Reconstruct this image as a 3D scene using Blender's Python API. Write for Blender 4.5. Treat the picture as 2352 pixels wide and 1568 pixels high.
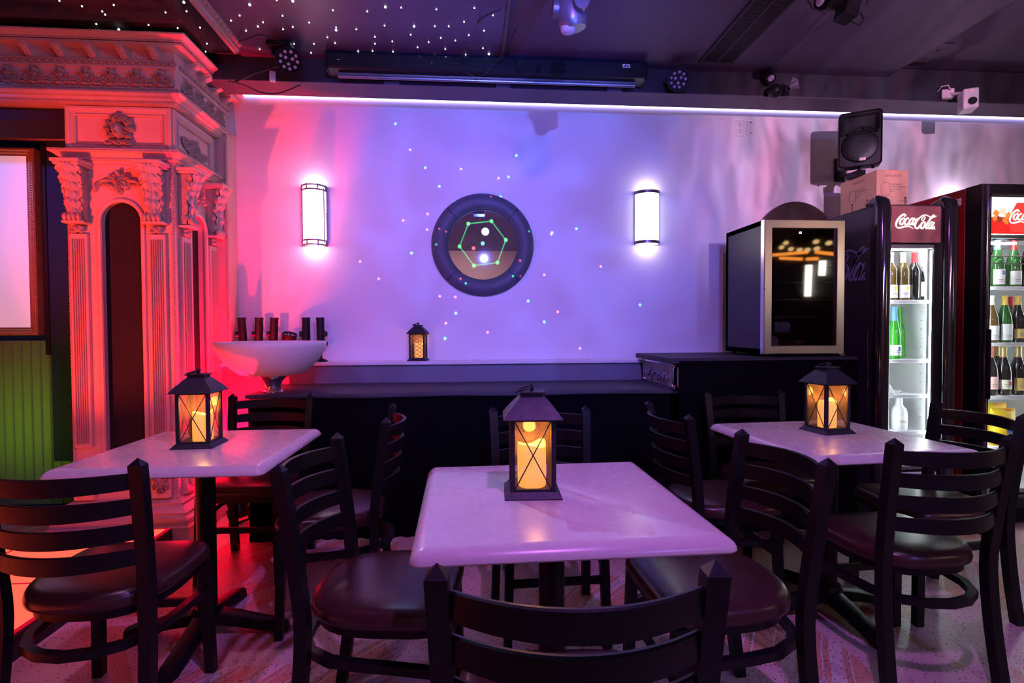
import bpy, bmesh, math, random
from math import sin, cos, pi, radians, sqrt, atan2, hypot
from mathutils import Vector, Matrix, Euler
random.seed(7)
for o in list(bpy.data.objects): bpy.data.objects.remove(o)
SC = bpy.context.scene
C = SC.collection

# ------------------------------------------------------------------ camera
FPX, PITCH, ROLL, CH, YAW = 1235.0, radians(1.45), radians(-.25), 1.21, radians(4.6)
cam_d = bpy.data.cameras.new('camera'); cam = bpy.data.objects.new('camera', cam_d); C.objects.link(cam)
cam_d.sensor_width = 36; cam_d.lens = FPX / 2352 * 36; cam_d.clip_start = .02
CAMR = Matrix.Rotation(-YAW, 3, 'Z') @ Matrix.Rotation(pi/2 - PITCH, 3, 'X') @ Matrix.Rotation(ROLL, 3, 'Z')
cam.matrix_world = Matrix.Translation((0, 0, CH)) @ CAMR.to_4x4()
SC.camera = cam
def ray(px, py): return CAMR @ Vector((px - 1176, 784 - py, -FPX))
def onx(px, py, v): d = ray(px, py); return d * (v / d.x) + Vector((0, 0, CH))
def ony(px, py, v): d = ray(px, py); return d * (v / d.y) + Vector((0, 0, CH))
def onz(px, py, v): d = ray(px, py); return d * ((v - CH) / d.z) + Vector((0, 0, CH))

# ------------------------------------------------------------------ view, world
vs = SC.view_settings
vs.view_transform = 'Standard'; vs.look = 'None'; vs.gamma = 1; vs.use_curve_mapping = False
vs.exposure = 0.0
W = bpy.data.worlds.new('world'); SC.world = W; W.use_nodes = True
W.node_tree.nodes['Background'].inputs[0].default_value = (.25, .12, .5, 1)
W.node_tree.nodes['Background'].inputs[1].default_value = .02

# ------------------------------------------------------------------ lights of the room and added fills
WY = 3.88          # face of the upper back wall
def spot(name, loc, target, power, color, deg, blend=.6, radius=.05, gobo=None):
    l = bpy.data.lights.new(name, 'SPOT'); l.energy = power; l.color = color
    l.spot_size = radians(deg); l.spot_blend = blend; l.shadow_soft_size = radius
    o = bpy.data.objects.new(name, l); C.objects.link(o)
    o.location = loc
    d = (Vector(target) - Vector(loc)).normalized()
    o.rotation_euler = d.to_track_quat('-Z', 'Y').to_euler()
    if gobo: gobo(l, o)
    return o
def uvnodes(nt):
    n = nt.nodes; L = nt.links
    tc = n.new('ShaderNodeTexCoord'); sp = n.new('ShaderNodeSeparateXYZ'); L.new(tc.outputs['Normal'], sp.inputs[0])
    a = n.new('ShaderNodeMath'); a.operation = 'DIVIDE'; L.new(sp.outputs[0], a.inputs[0]); L.new(sp.outputs[2], a.inputs[1])
    b = n.new('ShaderNodeMath'); b.operation = 'DIVIDE'; L.new(sp.outputs[1], b.inputs[0]); L.new(sp.outputs[2], b.inputs[1])
    cb = n.new('ShaderNodeCombineXYZ'); L.new(a.outputs[0], cb.inputs[0]); L.new(b.outputs[0], cb.inputs[1])
    return cb
def cloud_gobo(scale, lo, hi, stretch=(1, 1), cols=None, seed=0.):
    def g(l, o):
        l.use_nodes = True; nt = l.node_tree; n = nt.nodes; L = nt.links
        em = [x for x in n if x.type == 'EMISSION'][0]
        uv = uvnodes(nt)
        mp = n.new('ShaderNodeMapping'); mp.inputs['Scale'].default_value = (stretch[0], stretch[1], 1); mp.inputs['Location'].default_value = (seed, seed * .7, seed)
        L.new(uv.outputs[0], mp.inputs[0])
        nz = n.new('ShaderNodeTexNoise'); nz.inputs['Scale'].default_value = scale; nz.inputs['Detail'].default_value = 3; nz.inputs['Distortion'].default_value = 1.2
        L.new(mp.outputs[0], nz.inputs['Vector'])
        mr = n.new('ShaderNodeMapRange'); mr.inputs[1].default_value = .35; mr.inputs[2].default_value = .68; mr.inputs[3].default_value = lo; mr.inputs[4].default_value = hi
        L.new(nz.outputs[0], mr.inputs[0]); L.new(mr.outputs[0], em.inputs['Strength'])
        if cols:
            n2 = n.new('ShaderNodeTexNoise'); n2.inputs['Scale'].default_value = scale * .8; L.new(mp.outputs[0], n2.inputs['Vector'])
            cr = n.new('ShaderNodeValToRGB'); L.new(n2.outputs[0], cr.inputs[0])
            el = cr.color_ramp.elements; el[0].position = .35; el[0].color = (*cols[0], 1); el[1].position = .65; el[1].color = (*cols[1], 1)
            L.new(cr.outputs[0], em.inputs['Color'])
    return g
# laser pattern: dots and thin lines thrown on the wall and on the mirror by one projector
LASER_AT = Vector((.15, .55, 2.78))
G1 = (.05, 1, .45); G2 = (.1, 1, .15); R1 = (1, .12, .08); WH = (.6, .75, 1)
DOTS = [(p, G1, 1.9) for p in [(1186, 357), (1168, 406), (977, 385), (1009, 428), (945, 581), (1268, 534), (1324, 525), (1213, 691), (1250, 739), (1047, 719), (1022, 777), (1043, 466), (1150, 452), (1001, 568), (1215, 537), (1178, 641), (1069, 658), (908, 284), (1470, 700)]]
DOTS += [(p, R1, 1.7) for p in [(982, 491), (926, 506), (981, 527), (1059, 388), (942, 344), (1145, 409), (1120, 763), (1250, 631), (1010, 680), (1046, 682), (1024, 742), (1281, 716), (1380, 612), (827, 600), (1127, 457), (1160, 459), (1008, 532), (1024, 538), (1194, 605), (1195, 640), (1063, 631), (1057, 647), (1266, 538), (1332, 800), (870, 640)]]
HEX = [(1076, 510), (1129, 504), (1162, 547), (1143, 599), (1089, 606), (1056, 562)]
DOTS += [(p, G2, 9.0) for p in HEX] + [((1115, 528), WH, 30.0), ((1109, 555), (.1, 1, .5), 12.0), ((1088, 566), R1, 9.0)]
def laser_gobo(l, o):
    l.use_nodes = True; nt = l.node_tree; n = nt.nodes; L = nt.links
    em = [x for x in n if x.type == 'EMISSION'][0]
    uv = uvnodes(nt)
    inv = o.rotation_euler.to_matrix().inverted()
    def local(px, py, Y):
        q = inv @ (ony(px, py, Y) - LASER_AT); return Vector((q.x / q.z, q.y / q.z, 0))
    acc = None
    def addc(fac, col, st):
        nonlocal acc
        m = n.new('ShaderNodeVectorMath'); m.operation = 'SCALE'; m.inputs[0].default_value = [c * st for c in col]
        L.new(fac, m.inputs['Scale'])
        if acc is None: acc = m.outputs[0]
        else:
            a = n.new('ShaderNodeVectorMath'); a.operation = 'ADD'; L.new(acc, a.inputs[0]); L.new(m.outputs[0], a.inputs[1]); acc = a.outputs[0]
    for (p, col, st) in DOTS:
        d = n.new('ShaderNodeVectorMath'); d.operation = 'DISTANCE'; L.new(uv.outputs[0], d.inputs[0]); d.inputs[1].default_value = local(*p, WY - (.04 if st > 5 else 0))
        mr = n.new('ShaderNodeMapRange'); r = .0029 if st < 5 else (.0085 if st > 20 else .0045)
        mr.inputs[1].default_value = r * .35; mr.inputs[2].default_value = r; mr.inputs[3].default_value = 1; mr.inputs[4].default_value = 0
        L.new(d.outputs['Value'], mr.inputs[0]); addc(mr.outputs[0], col, st)
    for i in range(6):
        A = local(*HEX[i], WY - .04); B = local(*HEX[(i + 1) % 6], WY - .04); ab = B - A; ln = ab.length; ab /= ln
        s = n.new('ShaderNodeVectorMath'); s.operation = 'SUBTRACT'; L.new(uv.outputs[0], s.inputs[0]); s.inputs[1].default_value = A
        t = n.new('ShaderNodeVectorMath'); t.operation = 'DOT_PRODUCT'; L.new(s.outputs[0], t.inputs[0]); t.inputs[1].default_value = ab
        c = n.new('ShaderNodeVectorMath'); c.operation = 'DOT_PRODUCT'; L.new(s.outputs[0], c.inputs[0]); c.inputs[1].default_value = (-ab.y, ab.x, 0)
        cl = n.new('ShaderNodeMath'); cl.operation = 'ABSOLUTE'; L.new(c.outputs['Value'], cl.inputs[0])
        w = n.new('ShaderNodeMapRange'); w.inputs[1].default_value = .0004; w.inputs[2].default_value = .0016; w.inputs[3].default_value = 1; w.inputs[4].default_value = 0; L.new(cl.outputs[0], w.inputs[0])
        k = n.new('ShaderNodeMath'); k.operation = 'COMPARE'; L.new(t.outputs['Value'], k.inputs[0]); k.inputs[1].default_value = ln / 2; k.inputs[2].default_value = ln / 2
        m = n.new('ShaderNodeMath'); m.operation = 'MULTIPLY'; L.new(w.outputs[0], m.inputs[0]); L.new(k.outputs[0], m.inputs[1])
        addc(m.outputs[0], (.05, 1, .3), 2.2)
    L.new(acc, em.inputs['Color']); em.inputs['Strength'].default_value = 1.0
LIGHTS = []
def room_lights():
    for (name, loc, tgt, power, col, deg, blend, rad, gobo) in SPOTS: spot('light_'+name, loc, tgt, power, col, deg, blend, rad, gobo)
SPOTS = [
    # blue wash with a water gobo on the middle of the wall, from a stand behind the viewer
    ('blue_wash', (.26, -1.2, 2.36), (.30, WY, 1.85), 690, (.11, .17, 1), 46, 1, .02, cloud_gobo(10, .72, 1.3)),
    # added soft violet fill for the whole room, placed behind the viewer
    ('violet_fill', (2.3, -2.4, 2.72), (.5, 2.6, 1.3), 150, (.22, .22, 1), 96, 1, .05, None),
    # added purple fill above the tables, no lamp hangs there
    ('magenta_fill', (.45, .35, 2.86), (.25, 2.1, .6), 150, (.62, .19, 1), 125, 1, .05, None),
    ('pink_wall', (-1.5, 1.0, 2.5), (-.3, WY, 1.6), 55, (.75, .24, 1), 50, 1, .05, None),
    # rainbow water gobo on the right end of the wall
    ('right_gobo', (1.55, -1.0, 2.17), (2.85, WY, 2.40), 720, (1, .52, .86), 36, 1, .02, cloud_gobo(13, .45, 1.3, (2.4, .7), ((1, .75, .8), (.75, 1, 1)), 3.1)),
    # blue-white beam over the middle table
    ('table_beam', (-1.0, 3.22, 2.70), (.02, 1.22, .75), 150, (.36, .42, 1), 17, .3, .02, None),
    # red uplight on the floor between pier and counter
    ('red_uplight', (-1.45, 3.44, .20), (-1.62, 3.75, 1.6), 430, (1, .003, .03), 150, .5, .03, None),
    # added unseen lamp imitating the orange red dance floor glow on the pier
    ('floor_glow_fill', (-2.55, .9, .40), (-2.12, 3.25, 1.55), 560, (1, .055, .026), 40, .6, .04, None),
    ('red_wash', (-2.9, .6, 2.3), (-1.9, 3.25, 1.9), 45, (1, .0, .10), 40, .9, .04, None),
    ('lavender_pier', (.9, 1.2, 2.75), (-1.8, 3.25, 2.3), 60, (.40, .42, 1), 30, .8, .03, None),
    ('blue_stage', (-3.3, 2.2, 2.6), (-2.85, 3.9, 2.2), 80, (.06, .15, 1), 60, 1, .03, None),
    ('green_stage', (-3.3, 3.1, .50), (-2.9, 3.9, .62), 9, (.25, 1, .03), 80, 1, .03, None),
    # added fills without fixtures: outer tables, and the far wall behind the viewer
    ('left_table_fill', (-.9, 1.2, 2.85), (-1.0, 2.2, .75), 48, (.85, .42, 1), 55, 1, .04, None),
    ('right_table_fill', (1.5, 1.1, 2.86), (1.55, 2.2, .75), 26, (.60, .52, 1), 55, 1, .04, None),
    ('far_wall_fill', (0, -2.4, 2.84), (0, -4.2, 1.4), 60, (1, .66, .70), 110, 1, .05, None),
    # blue beam thrown up at the screen housing and ceiling
    ('blue_ceiling', (1.3, -.8, 1.3), (.25, 3.2, 2.85), 420, (.05, .12, 1), 30, 1, .03, None),
    ('laser', LASER_AT, (.1, WY, 1.75), 2200, (1, 1, 1), 60, 0, .001, laser_gobo)]
room_lights()
# ------------------------------------------------------------------ mesh helpers
class MB:
    def __init__(s): s.v = []; s.f = []; s.mi = []; s.cur = 0
    def add(s, vs_, fs, M=None):
        o = len(s.v)
        s.v += [tuple(M @ Vector(p)) if M is not None else tuple(p) for p in vs_]
        s.f += [tuple(i + o for i in f) for f in fs]; s.mi += [s.cur] * len(fs)
        return s
    def box(s, c, d, bev=0, M=None):
        x, y, z = d[0]/2, d[1]/2, d[2]/2; b = min(bev, x*.9, y*.9, z*.9)
        if b <= 0:
            vs_ = [(c[0]+i*x, c[1]+j*y, c[2]+k*z) for i in (-1, 1) for j in (-1, 1) for k in (-1, 1)]
            return s.add(vs_, [(0, 1, 3, 2), (4, 6, 7, 5), (0, 4, 5, 1), (2, 3, 7, 6), (0, 2, 6, 4), (1, 5, 7, 3)], M)
        vs_ = []; ix = {}
        for i in (-1, 1):
            for j in (-1, 1):
                for k in (-1, 1):
                    for a in range(3):
                        p = [i*(x-b), j*(y-b), k*(z-b)]; p[a] = (i*x, j*y, k*z)[a]
                        ix[i, j, k, a] = len(vs_); vs_.append((c[0]+p[0], c[1]+p[1], c[2]+p[2]))
        fs = []
        for i in (-1, 1):
            q = [ix[i, -1, -1, 0], ix[i, 1, -1, 0], ix[i, 1, 1, 0], ix[i, -1, 1, 0]]; fs.append(q if i > 0 else q[::-1])
            q = [ix[-1, i, -1, 1], ix[-1, i, 1, 1], ix[1, i, 1, 1], ix[1, i, -1, 1]]; fs.append(q if i > 0 else q[::-1])
            q = [ix[-1, -1, i, 2], ix[1, -1, i, 2], ix[1, 1, i, 2], ix[-1, 1, i, 2]]; fs.append(q if i > 0 else q[::-1])
        for i in (-1, 1):
            for j in (-1, 1):
                q = [ix[i, j, -1, 0], ix[i, j, 1, 0], ix[i, j, 1, 1], ix[i, j, -1, 1]]; fs.append(q if i*j < 0 else q[::-1])
                q = [ix[i, -1, j, 0], ix[i, 1, j, 0], ix[i, 1, j, 2], ix[i, -1, j, 2]]; fs.append(q[::-1] if i*j < 0 else q)
                q = [ix[-1, i, j, 1], ix[1, i, j, 1], ix[1, i, j, 2], ix[-1, i, j, 2]]; fs.append(q if i*j < 0 else q[::-1])
                for k in (-1, 1):
                    q = [ix[i, j, k, 0], ix[i, j, k, 1], ix[i, j, k, 2]]; fs.append(q if i*j*k > 0 else q[::-1])
        return s.add(vs_, fs, M)
    def bar(s, p0, p1, w, h, up=(0, 0, 1), bev=0):
        p0 = Vector(p0); p1 = Vector(p1); d = p1 - p0; L = d.length; d.normalize(); u = Vector(up)
        sd = d.cross(u)
        if sd.length < 1e-5: sd = d.cross(Vector((0, 1, 0)))
        sd.normalize(); u = sd.cross(d)
        M = Matrix.Translation((p0+p1)/2) @ Matrix((sd, d, u)).transposed().to_4x4()
        return s.box((0, 0, 0), (w, L, h), bev, M)
    def tube(s, pts, r, n=8, closed=False, caps=True):
        pts = [Vector(p) for p in pts]; N = len(pts)
        rs = r if isinstance(r, (list, tuple)) else [r]*N
        vs_ = []; prev = None
        for i, p in enumerate(pts):
            a = pts[(i-1) % N] if (closed or i > 0) else p; b = pts[(i+1) % N] if (closed or i < N-1) else p
            t = (b-a).normalized()
            if prev is None:
                u = t.cross(Vector((0, 0, 1)))
                if u.length < 1e-3: u = t.cross(Vector((1, 0, 0)))
            else: u = prev - t*prev.dot(t)
            u.normalize(); prev = u; w = t.cross(u)
            vs_ += [p + (u*cos(2*pi*k/n) + w*sin(2*pi*k/n))*rs[i] for k in range(n)]
        fs = []
        for i in range(N if closed else N-1):
            j = (i+1) % N
            fs += [(i*n+k, i*n+(k+1) % n, j*n+(k+1) % n, j*n+k) for k in range(n)]
        if caps and not closed: fs += [tuple(range(n))[::-1], tuple((N-1)*n+k for k in range(n))]
        return s.add(vs_, fs)
    def cyl(s, p0, p1, r0, r1=None, n=20): return s.tube([p0, p1], [r0, r0 if r1 is None else r1], n)
    def lathe(s, prof, n=24, M=None, a0=0., a1=2*pi, cap=False):
        full = abs(a1-a0-2*pi) < 1e-6; m = n if full else n+1
        vs_ = [(r*cos(a0+(a1-a0)*k/n), r*sin(a0+(a1-a0)*k/n), z) for (r, z) in prof for k in range(m)]
        fs = []
        for i in range(len(prof)-1):
            for k in range(n if full else n):
                k2 = (k+1) % m
                if not full and k == n: continue
                fs.append((i*m+k, i*m+k2, (i+1)*m+k2, (i+1)*m+k))
        if cap:
            fs.append(tuple(range(m))[::-1]); fs.append(tuple((len(prof)-1)*m+k for k in range(m)))
        return s.add(vs_, fs, M)
    def ball(s, c, r, nu=10, nv=6, M=None):
        r = r if isinstance(r, (tuple, list)) else (r, r, r)
        vs_ = [(c[0], c[1], c[2]-r[2])]
        for j in range(1, nv):
            f = -pi/2+pi*j/nv
            vs_ += [(c[0]+r[0]*cos(f)*cos(2*pi*k/nu), c[1]+r[1]*cos(f)*sin(2*pi*k/nu), c[2]+r[2]*sin(f)) for k in range(nu)]
        vs_.append((c[0], c[1], c[2]+r[2])); t = len(vs_)-1
        fs = [(0, 1+(k+1) % nu, 1+k) for k in range(nu)]
        for j in range(nv-2):
            fs += [(1+j*nu+k, 1+j*nu+(k+1) % nu, 1+(j+1)*nu+(k+1) % nu, 1+(j+1)*nu+k) for k in range(nu)]
        fs += [(1+(nv-2)*nu+k, 1+(nv-2)*nu+(k+1) % nu, t) for k in range(nu)]
        return s.add(vs_, fs, M)
    def prism(s, poly, z0, z1, M=None):
        n = len(poly); vs_ = [(x, y, z0) for x, y in poly]+[(x, y, z1) for x, y in poly]
        return s.add(vs_, [tuple(range(n))[::-1], tuple(range(n, 2*n))]+[(k, (k+1) % n, n+(k+1) % n, n+k) for k in range(n)], M)
    def rings(s, rings, capb=True, capt=True, closed=True, M=None):
        n = len(rings[0]); vs_ = [p for r in rings for p in r]; fs = []
        for i in range(len(rings)-1):
            fs += [(i*n+k, i*n+(k+1) % n, (i+1)*n+(k+1) % n, (i+1)*n+k) for k in range(n if closed else n-1)]
        if capb: fs.append(tuple(range(n))[::-1])
        if capt: fs.append(tuple((len(rings)-1)*n+k for k in range(n)))
        return s.add(vs_, fs, M)
    def grid(s, fn, nu, nv, M=None):
        vs_ = [fn(i/nu, j/nv) for j in range(nv+1) for i in range(nu+1)]
        return s.add(vs_, [(j*(nu+1)+i, j*(nu+1)+i+1, (j+1)*(nu+1)+i+1, (j+1)*(nu+1)+i) for j in range(nv) for i in range(nu)], M)
    def mesh(s, name, mats, smooth=35):
        me = bpy.data.meshes.new(name); me.from_pydata(s.v, [], s.f); 
        mats = mats if isinstance(mats, (list, tuple)) else [mats]
        for m in mats: me.materials.append(m)
        if len(mats) > 1: me.polygons.foreach_set('material_index', s.mi)
        bm = bmesh.new(); bm.from_mesh(me); bmesh.ops.recalc_face_normals(bm, faces=bm.faces); bm.to_mesh(me); bm.free()
        if smooth:
            me.polygons.foreach_set('use_smooth', [True]*len(me.polygons)); me.set_sharp_from_angle(angle=radians(smooth))
        me.update(); return me
    def build(s, name, mats, parent=None, smooth=35, loc=None, rot=None):
        return link(name, s.mesh(name, mats, smooth), parent, loc, rot)
def link(name, me, parent=None, loc=None, rot=None):
    o = bpy.data.objects.new(name, me); C.objects.link(o)
    if parent: o.parent = parent
    if loc is not None: o.location = loc
    if rot is not None: o.rotation_euler = rot
    return o
def thing(name, label, cat, loc=(0, 0, 0), rz=0, group=None, rot=None):
    o = bpy.data.objects.new(name, None); C.objects.link(o); o.empty_display_size = .05
    o.location = loc; o.rotation_euler = rot or (0, 0, rz)
    return tag(o, label, cat, group)
def tag(o, label, cat, group=None):
    o['label'] = label; o['category'] = cat
    if group: o['group'] = group
    return o
def struct(o, label=None):
    o['kind'] = 'structure'
    if label: o['label'] = label
    return o
def dup(root, loc, rz, label, group=None, cat=None):
    def cp(o, par):
        c = o.copy(); C.objects.link(c); c.parent = par
        for ch in o.children: cp(ch, c)
        return c
    r = cp(root, None); r.location = loc; r.rotation_euler = (0, 0, rz); r['label'] = label
    if group: r['group'] = group
    elif 'group' in r: del r['group']
    return r
def text_mesh(txt, size, mat, depth=.0006, align='CENTER', bold=0., shear=0.):
    cu = bpy.data.curves.new('t', 'FONT'); cu.body = txt; cu.size = size; cu.extrude = depth; cu.align_x = align; cu.align_y = 'CENTER'; cu.offset = bold; cu.shear = shear; cu.resolution_u = 3
    o = bpy.data.objects.new('t', cu); C.objects.link(o)
    bpy.context.view_layer.update()
    me = bpy.data.meshes.new_from_object(o); bpy.data.objects.remove(o); bpy.data.curves.remove(cu)
    me.materials.clear(); me.materials.append(mat); return me
FACE = (pi/2, 0, 0)          # text lying in XY turned to face -Y

# ------------------------------------------------------------------ materials
def mat(name, col, rough=.5, metal=0., var=.12, scale=8., bump=0., bscale=None, spec=.5, coat=0., trans=0., emis=None, es=0., ior=1.45, sheen=0., sss=0., alpha=1., rvar=.1, stretch=None):
    m = bpy.data.materials.new(name); m.use_nodes = True; nt = m.node_tree; n = nt.nodes; L = nt.links
    b = n['Principled BSDF']
    tc = n.new('ShaderNodeTexCoord'); src = tc.outputs['Object']
    if stretch:
        mp = n.new('ShaderNodeMapping'); mp.inputs['Scale'].default_value = stretch; L.new(src, mp.inputs[0]); src = mp.outputs[0]
    nz = n.new('ShaderNodeTexNoise'); nz.inputs['Scale'].default_value = scale; nz.inputs['Detail'].default_value = 4; L.new(src, nz.inputs['Vector'])
    mx = n.new('ShaderNodeMix'); mx.data_type = 'RGBA'
    mx.inputs[6].default_value = (*[c*(1-var) for c in col], 1); mx.inputs[7].default_value = (*[min(1, c*(1+var)) for c in col], 1)
    L.new(nz.outputs[0], mx.inputs[0]); L.new(mx.outputs[2], b.inputs['Base Color'])
    mr = n.new('ShaderNodeMapRange'); mr.inputs[3].default_value = max(.02, rough-rvar); mr.inputs[4].default_value = min(1, rough+rvar); L.new(nz.outputs[0], mr.inputs[0]); L.new(mr.outputs[0], b.inputs['Roughness'])
    b.inputs['Metallic'].default_value = metal; b.inputs['Specular IOR Level'].default_value = spec; b.inputs['Coat Weight'].default_value = coat
    b.inputs['Transmission Weight'].default_value = trans; b.inputs['IOR'].default_value = ior; b.inputs['Sheen Weight'].default_value = sheen; b.inputs['Alpha'].default_value = alpha
    if sss: b.inputs['Subsurface Weight'].default_value = sss; b.inputs['Subsurface Radius'].default_value = (.05, .03, .02)
    if emis: b.inputs['Emission Color'].default_value = (*emis, 1); b.inputs['Emission Strength'].default_value = es
    if bump:
        n2 = n.new('ShaderNodeTexNoise'); n2.inputs['Scale'].default_value = bscale or scale*6; n2.inputs['Detail'].default_value = 3; L.new(src, n2.inputs['Vector'])
        bp = n.new('ShaderNodeBump'); bp.inputs['Strength'].default_value = bump; bp.inputs['Distance'].default_value = .004; L.new(n2.outputs[0], bp.inputs['Height']); L.new(bp.outputs[0], b.inputs['Normal'])
    m['b'] = 1
    return m
def emit(name, col, st, var=.05, scale=10):
    m = bpy.data.materials.new(name); m.use_nodes = True; nt = m.node_tree; n = nt.nodes; L = nt.links
    n.remove(n['Principled BSDF']); e = n.new('ShaderNodeEmission'); e.inputs[0].default_value = (*col, 1)
    tc = n.new('ShaderNodeTexCoord'); nz = n.new('ShaderNodeTexNoise'); nz.inputs['Scale'].default_value = scale; L.new(tc.outputs['Object'], nz.inputs['Vector'])
    mr = n.new('ShaderNodeMapRange'); mr.inputs[3].default_value = st*(1-var); mr.inputs[4].default_value = st*(1+var); L.new(nz.outputs[0], mr.inputs[0]); L.new(mr.outputs[0], e.inputs[1])
    L.new(e.outputs[0], n['Material Output'].inputs[0]); return m
def thin_glass(name, tint=(.97, .98, .98), rough=.02, haze=0., hazecol=(.8, .6, .5), refl=1.45):
    m = bpy.data.materials.new(name); m.use_nodes = True; nt = m.node_tree; n = nt.nodes; L = nt.links
    n.remove(n['Principled BSDF'])
    t = n.new('ShaderNodeBsdfTransparent'); t.inputs[0].default_value = (*tint, 1)
    g = n.new('ShaderNodeBsdfGlossy'); g.inputs['Roughness'].default_value = rough
    lw = n.new('ShaderNodeLayerWeight'); lw.inputs[0].default_value = .5; pw = n.new('ShaderNodeMath'); pw.operation = 'POWER'; pw.inputs[1].default_value = 5; L.new(lw.outputs['Facing'], pw.inputs[0]); fr = n.new('ShaderNodeMath'); fr.operation = 'MULTIPLY_ADD'; f0 = ((refl-1)/(refl+1))**2; fr.inputs[1].default_value = .9-f0; fr.inputs[2].default_value = f0; L.new(pw.outputs[0], fr.inputs[0])
    mx = n.new('ShaderNodeMixShader'); L.new(fr.outputs[0], mx.inputs[0]); L.new(t.outputs[0], mx.inputs[1]); L.new(g.outputs[0], mx.inputs[2])
    out = mx
    if haze:
        d = n.new('ShaderNodeBsdfTranslucent'); d.inputs[0].default_value = (*hazecol, 1)
        nz = n.new('ShaderNodeTexNoise'); nz.inputs['Scale'].default_value = 14; tc = n.new('ShaderNodeTexCoord'); L.new(tc.outputs['Object'], nz.inputs['Vector'])
        mr = n.new('ShaderNodeMapRange'); mr.inputs[1].default_value = .3; mr.inputs[2].default_value = .7; mr.inputs[3].default_value = haze*.5; mr.inputs[4].default_value = haze*1.4; L.new(nz.outputs[0], mr.inputs[0])
        m2 = n.new('ShaderNodeMixShader'); L.new(mr.outputs[0], m2.inputs[0]); L.new(mx.outputs[0], m2.inputs[1]); L.new(d.outputs[0], m2.inputs[2]); out = m2
    L.new(out.outputs[0], n['Material Output'].inputs[0]); return m
K = {}
K['wall'] = mat('wall_paint', (.80, .79, .80), .55, var=.03, scale=3, bump=.05, bscale=60)
K['dado'] = mat('dado_paint', (.17, .17, .21), .5, var=.05, scale=3, bump=.05, bscale=60)
K['ledge'] = mat('ledge_laminate', (.80, .77, .76), .3, var=.08, scale=20)
K['dark_wall'] = mat('dark_blue_paint', (.006, .02, .09), .8, var=.08, scale=4, spec=.1)
K['ceiling'] = mat('ceiling_paint', (.10, .078, .14), .6, var=.06, scale=3, bump=.08, bscale=40)
K['soffit'] = mat('soffit_paint', (.030, .025, .036), .6, var=.1, scale=4)
K['soffit_trim'] = mat('soffit_trim_paint', (.10, .085, .12), .5, var=.08, scale=5)
K['rear'] = mat('rear_wall_paint', (.85, .66, .56), .6, var=.06, scale=2)
K['star_panel'] = mat('star_panel_vinyl', (.095, .085, .15), .35, var=.08, scale=4)
K['black_gloss'] = mat('black_stretch_ceiling', (.012, .012, .016), .12, var=.2, scale=3)
K['star'] = emit('fibre_star', (.93, .95, 1), 9)
K['beadboard'] = mat('beadboard_paint', (.13, .28, .09), .5, var=.12, scale=6, stretch=(6, 6, .6), bump=.1)
K['board'] = mat('grey_board', (.016, .040, .075), .7, var=.06, scale=5, spec=.1)
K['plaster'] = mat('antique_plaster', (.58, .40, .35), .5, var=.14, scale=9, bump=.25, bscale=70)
K['plaster_dark'] = mat('carved_plaster_dark', (.40, .29, .25), .55, var=.2, scale=30, bump=.2)  # darker even tone of the plaster for carved parts
K['felt'] = mat('black_felt', (.012, .010, .013), .9, var=.2, scale=40)
K['gilt'] = mat('gilt_wood', (.62, .40, .17), .38, .6, var=.2, scale=25, bump=.2)
K['canvas'] = mat('white_screen', (.85, .82, .84), .7, var=.02, scale=5)
K['metal_black'] = mat('black_powder_coat', (.007, .0065, .008), .40, .0, var=.15, scale=60, bump=.06, bscale=400, spec=.3)
K['metal_black2'] = mat('black_fixture_metal', (.013, .012, .014), .42, .1, var=.15, scale=40, spec=.35)
K['vinyl'] = mat('brown_vinyl', (.050, .018, .018), .29, var=.10, scale=10, bump=.06, bscale=90, spec=.5, rvar=.03)
K['stone'] = mat('tabletop_laminate', (.62, .54, .52), .27, var=.05, scale=20, bump=.02, rvar=.03)
K['bronze'] = mat('lantern_bronze', (.026, .025, .036), .5, .3, var=.2, scale=40)
K['cable'] = mat('black_cable', (.02, .018, .02), .5, var=.1)
K['cloth'] = mat('black_table_cloth', (.003, .003, .0045), .95, var=.25, scale=50, sheen=.0, spec=.08)
K['cloth_top'] = mat('black_spandex_top', (.030, .030, .040), .55, var=.15, scale=30)
K['chrome'] = mat('chrome', (.75, .75, .76), .1, 1., var=.04, scale=12)
K['steel'] = mat('brushed_steel', (.66, .61, .58), .28, 1., var=.03, scale=5, rvar=.02)
K['black_chrome'] = mat('black_gloss_chrome', (.10, .10, .11), .10, .85, var=.1, scale=8)
K['fridge_black'] = mat('fridge_black', (.010, .009, .011), .4, var=.1, scale=10, spec=.3)
K['fridge_purple'] = mat('fridge_charcoal', (.05, .048, .055), .4, var=.1, scale=10)
K['fridge_red'] = mat('fridge_red', (.30, .006, .012), .4, var=.1, scale=8)
K['white_plastic'] = mat('white_plastic', (.80, .80, .80), .35, var=.03, scale=10)
K['white_inner'] = mat('fridge_liner', (.78, .80, .80), .45, var=.03, scale=6)
K['led_white'] = emit('fridge_led', (.90, .97, 1), 50)
K['glass'] = thin_glass('door_glass', (.90, .93, .92))
K['smoked'] = thin_glass('smoked_glass', (.52, .52, .54), .03, refl=1.7)
K['pane'] = thin_glass('lantern_pane', (.96, .93, .92), .08, .07, (1, .62, .42))
K['candle'] = mat('candle_wax', (.95, .72, .35), .5, var=.06, scale=20, emis=(1, .42, .05), es=1.15, sss=.0)
K['flame'] = emit('candle_flame', (1, .55, .12), 14)
K['mirror'] = None
K['slate'] = mat('slate_leather', (.075, .085, .12), .5, var=.08, scale=30, bump=.15, bscale=200)
K['seam'] = mat('dark_seam', (.012, .012, .018), .6)
K['bowl'] = mat('white_acrylic', (.86, .80, .80), .4, var=.03, scale=6, sss=.2)
K['paper'] = mat('white_label', (.80, .79, .76), .6, var=.04, scale=30)
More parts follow.
